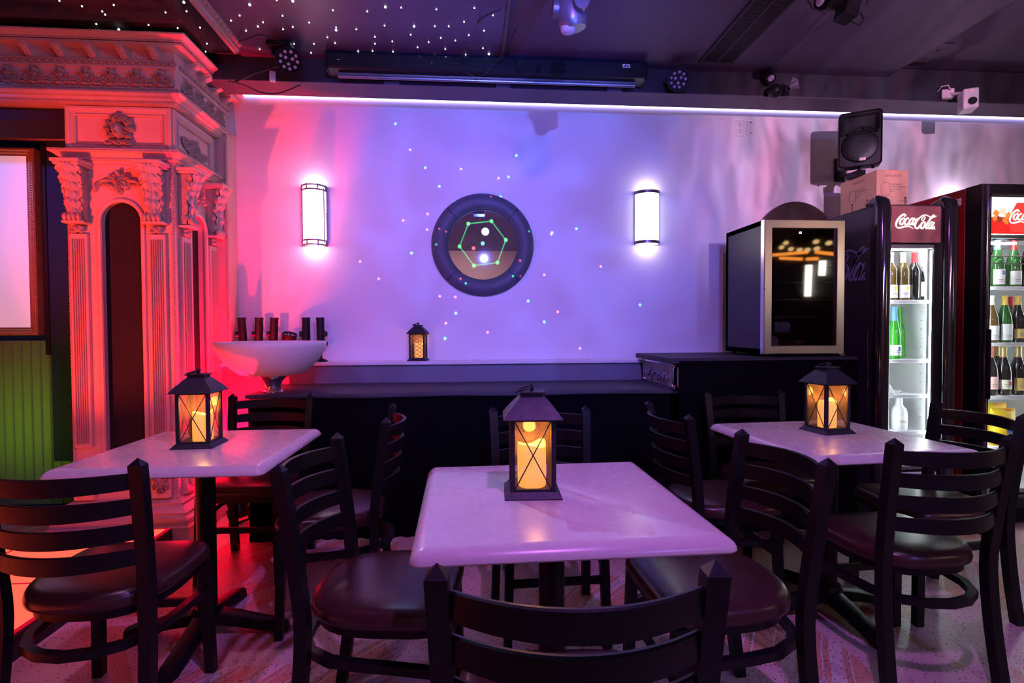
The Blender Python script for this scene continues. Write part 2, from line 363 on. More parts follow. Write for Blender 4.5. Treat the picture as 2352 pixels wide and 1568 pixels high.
K['ink'] = mat('dark_ink', (.05, .035, .04), .7)
K['grey_ink'] = mat('grey_ink', (.30, .25, .23), .7)
K['card'] = mat('brown_cardboard', (.72, .43, .27), .75, var=.08, scale=20)
K['frost'] = emit('sconce_glass', (1, .93, .97), 3.6, .03)
K['sconce_metal'] = mat('sconce_metal', (.20, .15, .18), .32, .7, var=.08)
K['cove'] = emit('cove_led', (.48, .40, 1), 10, .04)
K['lens'] = mat('lamp_lens', (.55, .5, .6), .12, .0, var=.1, spec=.9)
K['bottle_green'] = mat('green_bottle_glass', (.035, .16, .035), .08, var=.1, spec=.8, trans=.3)
K['bottle_lime'] = mat('bright_green_bottle_glass', (.06, .45, .03), .08, var=.1, spec=.8, trans=.4)
K['bottle_dark'] = mat('dark_bottle_glass', (.014, .012, .012), .08, var=.1, spec=.9)
K['bottle_amber'] = mat('amber_bottle_glass', (.13, .08, .025), .08, var=.1, spec=.8, trans=.2)
K['bottle_clear'] = mat('white_bottle', (.75, .78, .78), .2, var=.05, spec=.7)
for nm, c in dict(cap_red=(.55, .02, .03), cap_cream=(.82, .78, .62), cap_black=(.012, .012, .014), cap_blue=(.12, .30, .48), cap_gold=(.70, .47, .08), cap_rose=(.62, .22, .18), foil_gold=(.66, .52, .24), lab_pink=(.75, .45, .42), lab_gold=(.72, .55, .18), lab_cream=(.80, .74, .60), yellow=(.85, .58, .02), orange=(.85, .22, .02), blue=(.06, .14, .5), green=(.05, .45, .08), leaf=(.12, .3, .08)).items():
    K[nm] = mat(nm, c, .35, .5 if 'foil' in nm else 0., var=.08, scale=25)
def mirror_mat():
    m = bpy.data.materials.new('mirror_glass'); m.use_nodes = True; nt = m.node_tree; n = nt.nodes; L = nt.links
    n.remove(n['Principled BSDF'])
    g = n.new('ShaderNodeBsdfGlossy'); g.inputs[0].default_value = (.86, .86, .88, 1); g.inputs['Roughness'].default_value = .015
    d = n.new('ShaderNodeBsdfDiffuse'); d.inputs[0].default_value = (.7, .7, .7, 1)
    nz = n.new('ShaderNodeTexNoise'); nz.inputs['Scale'].default_value = 9; tc = n.new('ShaderNodeTexCoord'); L.new(tc.outputs['Object'], nz.inputs['Vector'])
    mr = n.new('ShaderNodeMapRange'); mr.inputs[3].default_value = .05; mr.inputs[4].default_value = .12; L.new(nz.outputs[0], mr.inputs[0])
    mx = n.new('ShaderNodeMixShader'); L.new(mr.outputs[0], mx.inputs[0]); L.new(g.outputs[0], mx.inputs[1]); L.new(d.outputs[0], mx.inputs[2]); L.new(mx.outputs[0], n['Material Output'].inputs[0]); return m
K['mirror'] = mirror_mat()
def floor_mat():
    m = bpy.data.materials.new('painted_terrazzo'); m.use_nodes = True; nt = m.node_tree; n = nt.nodes; L = nt.links; b = n['Principled BSDF']
    tc = n.new('ShaderNodeTexCoord')
    base = n.new('ShaderNodeTexNoise'); base.inputs['Scale'].default_value = 5; L.new(tc.outputs['Object'], base.inputs['Vector'])
    c0 = n.new('ShaderNodeMix'); c0.data_type = 'RGBA'; c0.inputs[6].default_value = (.58, .40, .36, 1); c0.inputs[7].default_value = (.70, .50, .46, 1); L.new(base.outputs[0], c0.inputs[0])
    # painted leaf-like stripes
    mp = n.new('ShaderNodeMapping'); mp.inputs['Rotation'].default_value = (0, 0, radians(38)); L.new(tc.outputs['Object'], mp.inputs[0])
    wv = n.new('ShaderNodeTexWave'); wv.wave_type = 'BANDS'; wv.inputs['Scale'].default_value = 1.9; wv.inputs['Distortion'].default_value = 5.5; wv.inputs['Detail'].default_value = 0; wv.inputs['Detail Scale'].default_value = .6; L.new(mp.outputs[0], wv.inputs['Vector'])
    big = n.new('ShaderNodeTexNoise'); big.inputs['Scale'].default_value = 1.7; big.inputs['Detail'].default_value = 0; L.new(mp.outputs[0], big.inputs['Vector'])
    cr = n.new('ShaderNodeValToRGB'); cr.color_ramp.interpolation = 'CONSTANT'; e = cr.color_ramp.elements
    e[0].position = 0; e[0].color = (.62, .17, .06, 1); e[1].position = .30; e[1].color = (.72, .66, .70, 1)
    x = e.new(.40); x.color = (.45, .20, .10, 1); x = e.new(.62); x.color = (.62, .17, .06, 1); x = e.new(.80); x.color = (.70, .62, .62, 1)
    L.new(wv.outputs['Fac'], cr.inputs[0])
    mk = n.new('ShaderNodeMath'); mk.operation = 'GREATER_THAN'; mk.inputs[1].default_value = .55; L.new(big.outputs[0], mk.inputs[0])
    mm = n.new('ShaderNodeMath'); mm.operation = 'MULTIPLY'; mm.inputs[1].default_value = .6; L.new(mk.outputs[0], mm.inputs[0])
    c1 = n.new('ShaderNodeMix'); c1.data_type = 'RGBA'; L.new(mm.outputs[0], c1.inputs[0]); L.new(c0.outputs[2], c1.inputs[6]); L.new(cr.outputs[0], c1.inputs[7])
    last = c1.outputs[2]
    for sc, th, col in ((62, .20, (.10, .05, .07, 1)), (90, .15, (.78, .70, .72, 1)), (34, .11, (.14, .06, .07, 1))):
        v = n.new('ShaderNodeTexVoronoi'); v.inputs['Scale'].default_value = sc; L.new(tc.outputs['Object'], v.inputs['Vector'])
        lt = n.new('ShaderNodeMath'); lt.operation = 'LESS_THAN'; lt.inputs[1].default_value = th; L.new(v.outputs['Distance'], lt.inputs[0])
        c = n.new('ShaderNodeMix'); c.data_type = 'RGBA'; L.new(lt.outputs[0], c.inputs[0]); L.new(last, c.inputs[6]); c.inputs[7].default_value = col; last = c.outputs[2]
    L.new(last, b.inputs['Base Color']); b.inputs['Roughness'].default_value = .34
    n2 = n.new('ShaderNodeTexNoise'); n2.inputs['Scale'].default_value = 60; L.new(tc.outputs['Object'], n2.inputs['Vector'])
    bp = n.new('ShaderNodeBump'); bp.inputs['Strength'].default_value = .35; bp.inputs['Distance'].default_value = .004; L.new(n2.outputs[0], bp.inputs['Height']); L.new(bp.outputs[0], b.inputs['Normal'])
    return m
K['floor'] = floor_mat()
def stone_mat():
    m = K['stone']; nt = m.node_tree; n = nt.nodes; L = nt.links; b = n['Principled BSDF']
    src = b.inputs['Base Color'].links[0].from_socket
    tc = n.new('ShaderNodeTexCoord'); v = n.new('ShaderNodeTexVoronoi'); v.feature = 'DISTANCE_TO_EDGE'; v.inputs['Scale'].default_value = 11
    nz = n.new('ShaderNodeTexNoise'); nz.inputs['Scale'].default_value = 6; nz.inputs['Detail'].default_value = 6; L.new(tc.outputs['Object'], nz.inputs['Vector'])
    ad = n.new('ShaderNodeVectorMath'); ad.operation = 'ADD'; sc = n.new('ShaderNodeVectorMath'); sc.operation = 'SCALE'; sc.inputs['Scale'].default_value = .35
    L.new(nz.outputs['Color'], sc.inputs[0]); L.new(tc.outputs['Object'], ad.inputs[0]); L.new(sc.outputs[0], ad.inputs[1]); L.new(ad.outputs[0], v.inputs['Vector'])
    mr = n.new('ShaderNodeMapRange'); mr.inputs[1].default_value = 0; mr.inputs[2].default_value = .02; mr.inputs[3].default_value = .07; mr.inputs[4].default_value = 0; L.new(v.outputs['Distance'], mr.inputs[0])
    mx = n.new('ShaderNodeMix'); mx.data_type = 'RGBA'; L.new(mr.outputs[0], mx.inputs[0]); L.new(src, mx.inputs[6]); mx.inputs[7].default_value = (.78, .72, .70, 1); L.new(mx.outputs[2], b.inputs['Base Color'])
stone_mat()
# ------------------------------------------------------------------ the room
CZ = 2.91
def sbox(name, x0, x1, y0, y1, z0, z1, m, bev=0, label=None):
    o = MB().box(((x0+x1)/2, (y0+y1)/2, 0), (x1-x0, y1-y0, z1-z0), bev).build(name, m, smooth=0, loc=(0, 0, (z0+z1)/2))
    return struct(o, label)
def wbuild(mb, name, m, root, smooth=35):
    o = mb.build(name, m, root, smooth); o.location = -Vector(root.location); return o
sbox('floor', -4.6, 4.9, -4.2, 4.0, -.1, 0, K['floor'])
sbox('ceiling', -4.6, 2.86, -4.2, 4.0, CZ, CZ+.2, K['ceiling'])
sbox('ceiling_right', 2.86, 4.9, -4.2, 4.0, CZ+.07, CZ+.2, K['ceiling'])
wb = sbox('wall_back', -1.75, 4.9, WY, 4.0, 0, CZ+.07, K['wall'])
o = MB().box((0, 0, 0), (6.55, .14, .958)).build('dado', K['dado'], wb, 0); o.location = Vector((1.625, 3.81, .479)) - Vector(wb.location)
o = MB().box((0, 0, 0), (6.55, .17, .024), .004).build('ledge', K['ledge'], wb, 0); o.location = Vector((1.625, 3.795, .972)) - Vector(wb.location)
wl = sbox('wall_stage', -4.6, -1.75, 3.9, 4.0, 0, CZ, K['dark_wall'])
sbox('wall_left', -4.7, -4.6, -4.2, 4.0, 0, CZ+.2, K['dark_wall'])
sbox('wall_right', 4.9, 5.0, -4.2, 4.0, 0, CZ+.2, K['rear'])
sbox('wall_front', -4.7, 5.0, -4.3, -4.2, 0, CZ+.2, K['rear'])
sbox('trim_1', -4.6, 4.9, 3.50, 3.71, 2.758, CZ+.06, K['soffit'], label='dark boxed soffit running along the top of the wall')
sbox('trim_2', -4.6, 4.9, 3.498, 3.71, 2.752, 2.758, K['soffit_trim'], label='paler underside board of the soffit')
sbox('trim_3', -1.75, 4.9, 3.71, WY, 2.83, CZ+.06, K['soffit'], label='dark closing strip above the cove light')
led = MB().box((0, 0, 0), (6.4, .012, .012)).build('cove_light_strip', K['cove'], None, 0, (1.66, WY-.008, 2.822)); tag(led, 'violet white light strip along the top of the wall', 'light strip')
# beadboard planks on the stage wall
pl = MB().box((0, 0, 0), (.0585, .02, 1.12), .006).mesh('plank', K['beadboard'], 30)
for i in range(32):
    link('plank', pl, wl, (-2.62-.06*i, 3.89, .58-CZ/2))
o = MB().box((0, 0, 0), (.125, .022, 2.25), .003).build('trim_4', K['board'], None, 0, (-2.745, 3.868, 1.445)); struct(o, 'flat grey board hung upright beside the ornate pier')
sbox('trim_5', -4.4, -2.25, 3.30, 3.6, 2.40, 2.47, K['felt'], label='black box strip under the cornice')  # plain black box filling the gap under the cornice

# ------------------------------------------------------------------ ceilings with star lights
star_me = MB().ball((0, 0, 0), .0036, 8, 6).mesh('star_light', K['star'])
star_big = MB().ball((0, 0, 0), .0058, 8, 6).mesh('star_light', K['star'])
sp = thing('star_ceiling_panel', 'dark purple ceiling panel dotted with tiny white star lights above the projection screen', 'ceiling panel', (-.58, 2.3, CZ-.012))
MB().box((-.01, .2, .006), (1.60, 2.0, .012), .002).build('panel', K['star_panel'], sp, 0)
S1 = [(247,37),(170,121),(311,206),(219,238),(455,2),(580,8),(500,122),(350,172),(505,226),(580,209),(706,174),(590,340),(507,395),(324,380),(743,339),(721,409),(889,79),(914,212),(914,233),(847,288),(906,333),(1154,88),(1070,226),(1213,284),(1214,338),(1084,395),(1195,394),(1294,54),(1288,197),(1348,320),(1353,399),(1416,59),(1490,268),(1515,204),(1543,366),(1688,72),(1675,202),(1628,326),(1678,440),(1722,293),(1783,203),(1756,379),(1834,313),(1901,169),(1981,62),(1938,271),(1914,422),(2056,237),(2047,372),(2093,417),(2124,118)]
for (x, y) in S1:
    p = onz(500+x/3.36, y/3.36, CZ-.013); big = (x, y) in ((914, 233), (580, 8), (1294, 54), (1515, 204), (247, 37), (2093, 417))
    link('star_light', star_big if big else star_me, sp, p-sp.location)
R9 = random.Random(4)
for i in range(46): link('star_light', star_me, sp, Vector((R9.uniform(-.76, .74), R9.uniform(-.78, .22), -.001)))
MB().box((.80, .2, .0), (.02, 2.0, .03), .003).build('edge_trim', K['soffit_trim'], sp, 0)
BX, BZ, BY = -1.36, 2.845, 3.36
sb = thing('star_canopy', 'glossy black dropped canopy with star lights and carved side moulding', 'ceiling panel', (-2.6, 2.3, BZ))
MB().box((0, 0, .02), (2*(BX+2.6)-.03, 2*(BY-2.3), .04), .003).build('panel', K['black_gloss'], sb, 0)
mb = MB()
prof = [(-.02, 0), (.0, 0), (.004, .012), (.012, .016), (.012, .03), (.03, .05), (.036, .062), (.036, CZ-BZ)]
mb.rings([[(BX+2.6+p, yy, z) for p, z in prof] for yy in (-2.2, BY-2.3)], False, False, closed=False)
mb.add([(BX+2.6+p, BY-2.3, z) for p, z in prof]+[(BX+2.56, BY-2.3, CZ-BZ), (BX+2.56, BY-2.3, 0)], [tuple(range(len(prof)+2))])
for i in range(60): mb.ball((BX+2.6+.024, BY-2.3-.03-.042*i, .04), (.012, .016, .01), 8, 5)
mb.build('crown_moulding', K['plaster_dark'], sb)
S2 = [(535,7),(738,57),(1024,45),(921,104),(946,131),(1490,112),(867,216),(1337,225),(1070,266),(876,312),(1600,253),(1655,20),(1680,102),(1801,248),(1852,465),(1863,393),(1678,373)]
for (x, y) in S2:
    p = onz(x/3.92, y/3.92, BZ-.001); link('star_light', star_big if (x, y) in ((1655, 20), (1070, 266)) else star_me, sb, p-sb.location)
for (x, y) in [(2080,186),(2158,141),(2248,42),(2322,238),(2214,277)]:
    link('star_light', star_me, sp, onz(x/3.92, y/3.92, CZ-.013)-sp.location)

# ------------------------------------------------------------------ carved ornament helpers
def relief(blobs, w, h, nx, nz, depth=.02, ridge=None):
    """height field of overlapping carved lumps standing on a vertical face, looking -Y"""
    H = {}
    for i in range(nx+1):
        for j in range(nz+1):
            x = -w/2+w*i/nx; z = -h/2+h*j/nz; v = 0
            for bl in blobs:
                cx, cz, rx, rz, ang, ht = bl[:6]; c, s = cos(ang), sin(ang); dx, dz = x-cx, z-cz
                u, q = (dx*c+dz*s)/rx, (-dx*s+dz*c)/rz; d = u*u+q*q
                if d < 1:
                    hh = ht*sqrt(1-d)
                    if len(bl) > 6: hh *= .72+.28*cos(bl[6]*atan2(q, u))
                    v = max(v, hh)
            H[i, j] = v
    mb = MB(); idx = {}
    for (i, j), v in H.items():
        idx[i, j] = len(mb.v); mb.v.append((-w/2+w*i/nx, -v*depth if v > 0 else 0, -h/2+h*j/nz))
    for i in range(nx):
        for j in range(nz):
            if H[i, j]+H[i+1, j]+H[i, j+1]+H[i+1, j+1] > 0:
                mb.f.append((idx[i, j], idx[i+1, j], idx[i+1, j+1], idx[i, j+1])); mb.mi.append(0)
    return mb
def rope(mb, p0, p1, r, pitch=None):
    p0, p1 = Vector(p0), Vector(p1); d = p1-p0; L = d.length; d.normalize(); pitch = pitch or r*1.5; n = max(2, int(L/pitch))
    a = d.cross(Vector((0, 0, 1))); a = a.normalized() if a.length > .1 else Vector((1, 0, 0)); b = d.cross(a)
    M0 = Matrix((d, a, b)).transposed().to_4x4()
    for i in range(n):
        mb.ball((0, 0, 0), (r*.62, r*1.15, r), 6, 4, Matrix.Translation(p0+d*(L*(i+.5)/n)) @ M0 @ Matrix.Rotation(radians(38), 4, 'Z') @ Matrix.Rotation(radians(38), 4, 'Y'))
    return mb

# ------------------------------------------------------------------ ornate pier
XR, XL, YF, YB = -1.68, -2.248, 3.245, 3.74
pier = thing('ornate_pier', 'carved plaster pier with arched black panels, lit red beside the wall', 'pier', (-1.965, 3.5, .0))
PL, PD = K['plaster'], K['plaster_dark']
def loopsweep(mb, prof, path):
    """path fn(p) -> list of xy stations"""
    st = [path(p) for p, z in prof]; n = len(st[0])
    mb.rings([[(st[i][k][0], st[i][k][1], prof[i][1]) for k in range(n)] for i in range(len(prof))], False, False, closed=False)
    return mb
pierpath = lambda p: [(XL-p, YB), (XL-p, YF-p), (XR+p, YF-p), (XR+p, YB)]
def arch_plate(mb, fn, a0, a1, b0, b1, ca, hw, ab, spring, dep):
    """rectangle a0..a1 x b0..b1 pierced by an arch; fn(a,b,d) -> xyz"""
    inner = [(ca-hw, ab)]+[(ca-hw*cos(pi*k/16), spring+hw*sin(pi*k/16)) for k in range(17)]+[(ca+hw, ab)]
    outer = [(a0, b0)]+[(a0, spring)]+[(a0+(a1-a0)*k/14, b1) for k in range(15)]+[(a1, spring)]+[(a1, b0)]
    n = len(inner)
    vs_ = [fn(a, b, 0) for a, b in outer]+[fn(a, b, 0) for a, b in inner]+[fn(a, b, dep) for a, b in inner]
    fs = [(k, k+1, n+k+1, n+k) for k in range(n-1)]+[(n+k, n+k+1, 2*n+k+1, 2*n+k) for k in range(n-1)]
    fs += [(0, n, 2*n-1, n-1)] if b0 < ab else []
    fs += [(n, 2*n-1, 3*n-1, 2*n)]
    mb.add(vs_, fs); return inner
fF = lambda a, b, d: (a, YF+d, b)
fS = lambda a, b, d: (XR-d, a, b)
mb = MB().box(((XL+XR)/2, (YF+.055+YB)/2, 1.25), (XR-XL-.10, YB-YF-.06, 2.5))
wbuild(mb, 'core', PL, pier, 0)
mb = MB(); inn = arch_plate(mb, fF, XL, XR, .22, 2.15, -1.965, .118, .30, 1.826, .05)
mb.add([fF(XL, .22, 0), fF(XL, 2.15, 0), (XL, YB, 2.15), (XL, YB, .22)], [(0, 1, 2, 3)])
wbuild(mb, 'front_face', PL, pier)
mb = MB(); inS = arch_plate(mb, fS, YF, YB, .22, 2.15, 3.51, .10, .30, 1.82, .05); wbuild(mb, 'side_face', PL, pier)
for f, pts, nm in ((fF, inn, 'f'), (fS, inS, 's')):
    wbuild(MB().tube([f(a, b, -.004) for a, b in pts], .013, 8), 'arch_moulding', PL, pier)
    wbuild(MB().add([f(a, b, .045) for a, b in pts], [tuple(range(len(pts)))]), 'felt_panel', K['felt'], pier, 0)
# pilasters: strip, flutes, rosette, console capital, mask block
def leafgrid(w, L, prof, lob=7, ridge=.012):
    def fn(u, v):
        d, = prof(v); edge = .62+.38*abs(sin(lob*pi*v)) if v < .97 else .5
        tw = w*(1-.45*v)*edge; a = (u-.5)*2
        vein = .006*abs(sin(lob*pi*v+abs(a)*2.2))
        return (a*tw/2, -d-ridge*(.5+.5*cos(a*4*pi))*(1-.3*abs(a))-vein+.022*a*a, -L*v)
    return MB().grid(fn, 32, 56)
CL = .30
cprof = lambda v: (.030+.072*(1-v)**1.4+.020*sin(pi*v*2)**2*(v > .5)+.026*max(0, (v-.86)/.14),)
cap_leaf = leafgrid(.138, CL*.94, cprof, 6, .016).mesh('acanthus_leaf', PL)
mb = MB()
side = [(0, 0)]+[(-cprof(v)[0]+.012, -CL*v) for v in [k/14 for k in range(15)]]+[(0, -CL)]
mb.prism([(-y, z) for y, z in side], -.044, .044, Matrix(((0, 0, 1, 0), (-1, 0, 0, 0), (0, 1, 0, 0), (0, 0, 0, 1))))
for sx in (-1, 1):
    for (zz, rr, yy) in ((-.075, .022, -.042), (-CL+.028, .017, -.032)):
        mb.tube([(sx*.047, yy+cos(a)*rr*(1-a/15), zz+sin(a)*rr*(1-a/15)) for a in [k*.5 for k in range(24)]], .0055, 6)
        mb.ball((sx*.047, yy, zz), .009, 8, 5)
for k in range(4): mb.ball((-.036+.024*k, -.062, -CL+.014), (.014, .018, .024), 8, 6)
for sx in (-1, 1):
    for k in range(4): mb.ball((sx*(.054-.004*k), -.070+.010*k, -.03-.055*k), (.012, .014, .022), 8, 6)
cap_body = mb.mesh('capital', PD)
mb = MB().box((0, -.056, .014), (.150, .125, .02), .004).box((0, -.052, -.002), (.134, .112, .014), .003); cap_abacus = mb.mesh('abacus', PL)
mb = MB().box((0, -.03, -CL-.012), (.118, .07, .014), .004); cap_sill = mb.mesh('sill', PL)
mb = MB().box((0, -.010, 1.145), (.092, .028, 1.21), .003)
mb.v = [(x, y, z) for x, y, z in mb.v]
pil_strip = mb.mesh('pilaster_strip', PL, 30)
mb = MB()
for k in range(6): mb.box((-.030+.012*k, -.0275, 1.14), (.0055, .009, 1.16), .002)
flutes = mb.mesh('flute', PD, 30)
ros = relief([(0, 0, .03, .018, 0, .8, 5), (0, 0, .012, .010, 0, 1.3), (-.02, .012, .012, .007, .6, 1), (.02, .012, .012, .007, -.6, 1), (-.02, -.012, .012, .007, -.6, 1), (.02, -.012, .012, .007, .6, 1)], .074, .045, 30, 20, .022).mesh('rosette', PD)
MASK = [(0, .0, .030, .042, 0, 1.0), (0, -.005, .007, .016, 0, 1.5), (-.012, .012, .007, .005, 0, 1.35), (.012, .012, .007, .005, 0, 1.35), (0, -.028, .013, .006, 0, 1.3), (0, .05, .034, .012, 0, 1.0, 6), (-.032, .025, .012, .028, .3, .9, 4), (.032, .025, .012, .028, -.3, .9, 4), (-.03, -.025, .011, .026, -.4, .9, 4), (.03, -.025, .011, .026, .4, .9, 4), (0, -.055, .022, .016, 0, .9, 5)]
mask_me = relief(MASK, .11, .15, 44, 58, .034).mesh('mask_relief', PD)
def pilaster(origin, rz):
    M = Matrix.Rotation(rz, 3, 'Z'); base = Vector(origin)-Vector(pier.location)
    def put(nm, me, off, par=pier, rel=True):
        o = link(nm, me, par)
        if par is pier: o.location = base+M @ Vector(off); o.rotation_euler = (0, 0, rz)
        else: o.location = off
        return o
    st = put('pilaster_strip', pil_strip, (0, 0, 0)); link('flute', flutes, st)
    put('rosette', ros, (0, -.024, 1.775))
    c = put('capital', cap_body, (0, -.004, 2.122)); link('acanthus_leaf', cap_leaf, c, (0, -.004, -.004)); link('abacus', cap_abacus, c); link('sill', cap_sill, c)
    bl = put('block', block_me, (0, 0, .34)); link('mask_relief', mask_me, bl, (0, -.031, 0))
block_me = MB().box((0, -.012, 0), (.11, .036, .20), .004).mesh('block', PL, 30)
pilaster((-2.185, YF, 0), 0); pilaster((-1.765, YF, 0), 0)
pilaster((XR, 3.335, 0), pi/2); pilaster((XR, 3.675, 0), pi/2)
# crests over the arches
CREST = [(0, .0, .035, .045, 0, 1.0, 9), (0, .048, .016, .022, 0, 1.1), (-.038, .03, .026, .02, .5, .95, 4), (.038, .03, .026, .02, -.5, .95, 4), (-.075, .004, .042, .011, .18, .9), (.075, .004, .042, .011, -.18, .9), (-.07, -.014, .03, .012, -.1, .7, 6), (.07, -.014, .03, .012, .1, .7, 6), (-.118, -.012, .018, .016, .2, .85, 5), (.118, -.012, .018, .016, -.2, .85, 5), (-.128, -.034, .011, .02, -.3, .8), (.128, -.034, .011, .02, .3, .8), (0, -.045, .016, .024, 0, .85, 5), (-.035, -.03, .02, .013, -.5, .7), (.035, -.03, .02, .013, .5, .7)]
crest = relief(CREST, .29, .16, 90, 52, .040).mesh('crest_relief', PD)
link('crest_relief', crest, pier, Vector((-1.965, YF, 2.045))-pier.location)
o = link('crest_relief', crest, pier, Vector((XR, 3.51, 2.035))-pier.location, (0, 0, pi/2)); o.scale = (.55, 1, .9)
# frieze block with framed panels
FZ0, FZ1 = 2.214, 2.47
wbuild(MB().box(((XL+XR)/2, (YF+YB)/2+.01, (FZ0+FZ1)/2), (XR-XL-.02, YB-YF, FZ1-FZ0)), 'frieze_block', PL, pier, 0)
def frame(mb, fn, a0, a1, b0, b1, prof):
    """picture-frame moulding: prof list of (inset, out)"""
    mb.rings([[fn(a0+i, b0+i, -d), fn(a1-i, b0+i, -d), fn(a1-i, b1-i, -d), fn(a0+i, b1-i, -d)] for i, d in prof], False, False); return mb
fp = [(0, -.012), (0, .012), (.012, .016), (.024, .012), (.030, .004), (.042, .002), (.044, .012), (.050, .004), (.050, -.010)]
wbuild(frame(MB(), fF, XL, XR, FZ0, FZ1-.004, fp), 'panel_frame', PL, pier, 25)
wbuild(frame(MB(), fS, YF, YB, FZ0, FZ1-.004, fp), 'panel_frame', PL, pier, 25)
HEAD = [(0, 0, .032, .044, 0, 1.15), (0, -.004, .008, .017, 0, 1.6), (-.013, .012, .008, .005, 0, 1.45), (.013, .012, .008, .005, 0, 1.45), (0, -.026, .014, .006, 0, 1.4), (0, .062, .03, .022, 0, 1.1, 7), (0, .085, .02, .014, 0, .9, 5)]
HEAD += [(.058*cos(a), .012+.058*sin(a), .022, .017, a, .95, 5) for a in [radians(d) for d in (-40, -5, 30, 62, 118, 150, 185, 220)]]
HEAD += [(-.05, -.07, .03, .018, .3, .8, 6), (.05, -.07, .03, .018, -.3, .8, 6), (0, -.07, .028, .02, 0, .8, 5)]
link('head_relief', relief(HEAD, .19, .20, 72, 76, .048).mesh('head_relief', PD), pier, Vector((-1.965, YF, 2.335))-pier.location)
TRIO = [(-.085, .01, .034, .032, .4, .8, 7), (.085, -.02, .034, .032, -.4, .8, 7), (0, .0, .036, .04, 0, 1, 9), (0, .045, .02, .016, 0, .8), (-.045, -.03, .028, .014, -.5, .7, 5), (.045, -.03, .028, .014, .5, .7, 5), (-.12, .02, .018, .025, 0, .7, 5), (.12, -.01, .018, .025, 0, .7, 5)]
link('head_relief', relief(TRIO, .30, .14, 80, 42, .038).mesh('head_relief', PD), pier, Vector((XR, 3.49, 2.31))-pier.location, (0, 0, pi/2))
# abacus moulding between face and frieze, base and plinth
mb = loopsweep(MB(), [(-.02, 2.14), (.012, 2.145), (.012, 2.158), (.026, 2.164), (.026, 2.176), (.034, 2.18), (.058, 2.204), (.064, 2.214), (-.01, 2.222)], pierpath); wbuild(mb, 'abacus_moulding', PL, pier, 25)
for p, z, r in ((.026, 2.170, .008), (.060, 2.206, .009)):
    P = pierpath(p); mb = MB()
    for a, b in ((P[0], P[1]), (P[1], P[2]), (P[2], P[3])): rope(mb, (*a, z), (*b, z), r, .012)
    wbuild(mb, 'rope_moulding', PL, pier)
mb = loopsweep(MB(), [(.10, 0), (.10, .09), (.085, .10), (.085, .13), (.06, .15), (.07, .165), (.055, .18), (.03, .20), (.04, .215), (.0, .235), (-.05, .235)], pierpath); wbuild(mb, 'plinth', PL, pier, 25)
wbuild(MB().box((-1.665, (YB+WY)/2, 1.25), (.15, WY-YB-.004, 2.5), .004), 'backing_strip', PL, pier, 0)
for (x, y, z0, z1) in ((XR-.004, YF-.004, .24, 2.14), (-1.598, YB-.004, .24, 2.46), (XR+.012, YB-.006, .24, 2.46), (XL+.004, YF-.004, .24, 2.14)): wbuild(rope(MB(), (x, y, z0), (x, y, z1), .0085, .013), 'corner_rope', PL, pier)

# ------------------------------------------------------------------ cornice on the pier
corn = thing('carved_cornice', 'deep carved cornice with brackets and flower frieze resting on the pier', 'cornice', (-2.4, 3.3, 2.47))
CX0 = -4.4
cpath = lambda p: [(CX0, YF-p), (XR+p, YF-p), (XR+p, WY)]
cp = [(-.03, 2.472), (.040, 2.472), (.040, 2.484), (.055, 2.490), (.058, 2.500), (.080, 2.504), (.088, 2.516), (.088, 2.526), (.060, 2.534), (.056, 2.548), (.046, 2.556), (.040, 2.562), (.040, 2.660), (.055, 2.668), (.055, 2.678), (.050, 2.684), (.052, 2.700), (.062, 2.704), (.040, 2.706), (.040, 2.768), (.112, 2.770), (.112, 2.782), (.100, 2.784), (.104, 2.790), (.118, 2.794), (.124, 2.800), (.138, 2.806), (.146, 2.814), (.146, 2.822), (-.03, 2.824)]
wbuild(loopsweep(MB(), cp, cpath), 'cornice_moulding', PL, corn, 25)
wbuild(MB().box(((CX0+XR)/2, 3.57, 2.645), (XR-CX0-.04, .6, .345)), 'cornice_core', PD, corn, 0)
for p, z, r in ((.088, 2.521, .008), (.046, 2.478, .006), (.116, 2.790, .006), (.058, 2.552, .007)):
    P = cpath(p); mb = MB(); rope(mb, (-3.2, P[0][1], z), (*P[1], z), r, r*1.7); rope(mb, (*P[1], z), (*P[2], z), r, r*1.7)
    wbuild(mb, 'rope_moulding', PL, corn)
# modillion brackets
mb = MB()
prof2 = [(0, 0), (.074, 0), (.076, -.012), (.066, -.022), (.050, -.030), (.036, -.040), (.022, -.052), (.012, -.058), (0, -.058)]
mb.prism(prof2, -.019, .019, Matrix(((0, 0, 1, 0), (-1, 0, 0, 0), (0, 1, 0, 0), (0, 0, 0, 1))))
mb.box((0, -.036, -.001), (.052, .082, .008), .002)
for k in range(5): mb.ball((0, -.066+.014*k, -.018-.009*k), (.016-.001*k, .009, .008), 8, 5)
for sx in (-1, 1): mb.ball((sx*.012, -.068, -.010), (.009, .009, .010), 8, 5)
brk = mb.mesh('bracket', PL)
for i in range(9): link('bracket', brk, corn, Vector((XR-.05-.165*i, YF-.036, 2.767))-corn.location)
for i in range(4): link('bracket', brk, corn, Vector((XR+.036, YF+.10+.145*i, 2.767))-corn.location, (0, 0, pi/2))
bead = MB().ball((0, 0, 0), (.013, .010, .0095), 8, 6).box((.021, 0, .001), (.008, .012, .014), .002).mesh('bead', PD)
for i in range(36): link('bead', bead, corn, Vector((XR+.03-.041*i, YF-.054, 2.692))-corn.location)
for i in range(15): link('bead', bead, corn, Vector((XR+.054, YF+.0+.041*i, 2.692))-corn.location, (0, 0, pi/2))
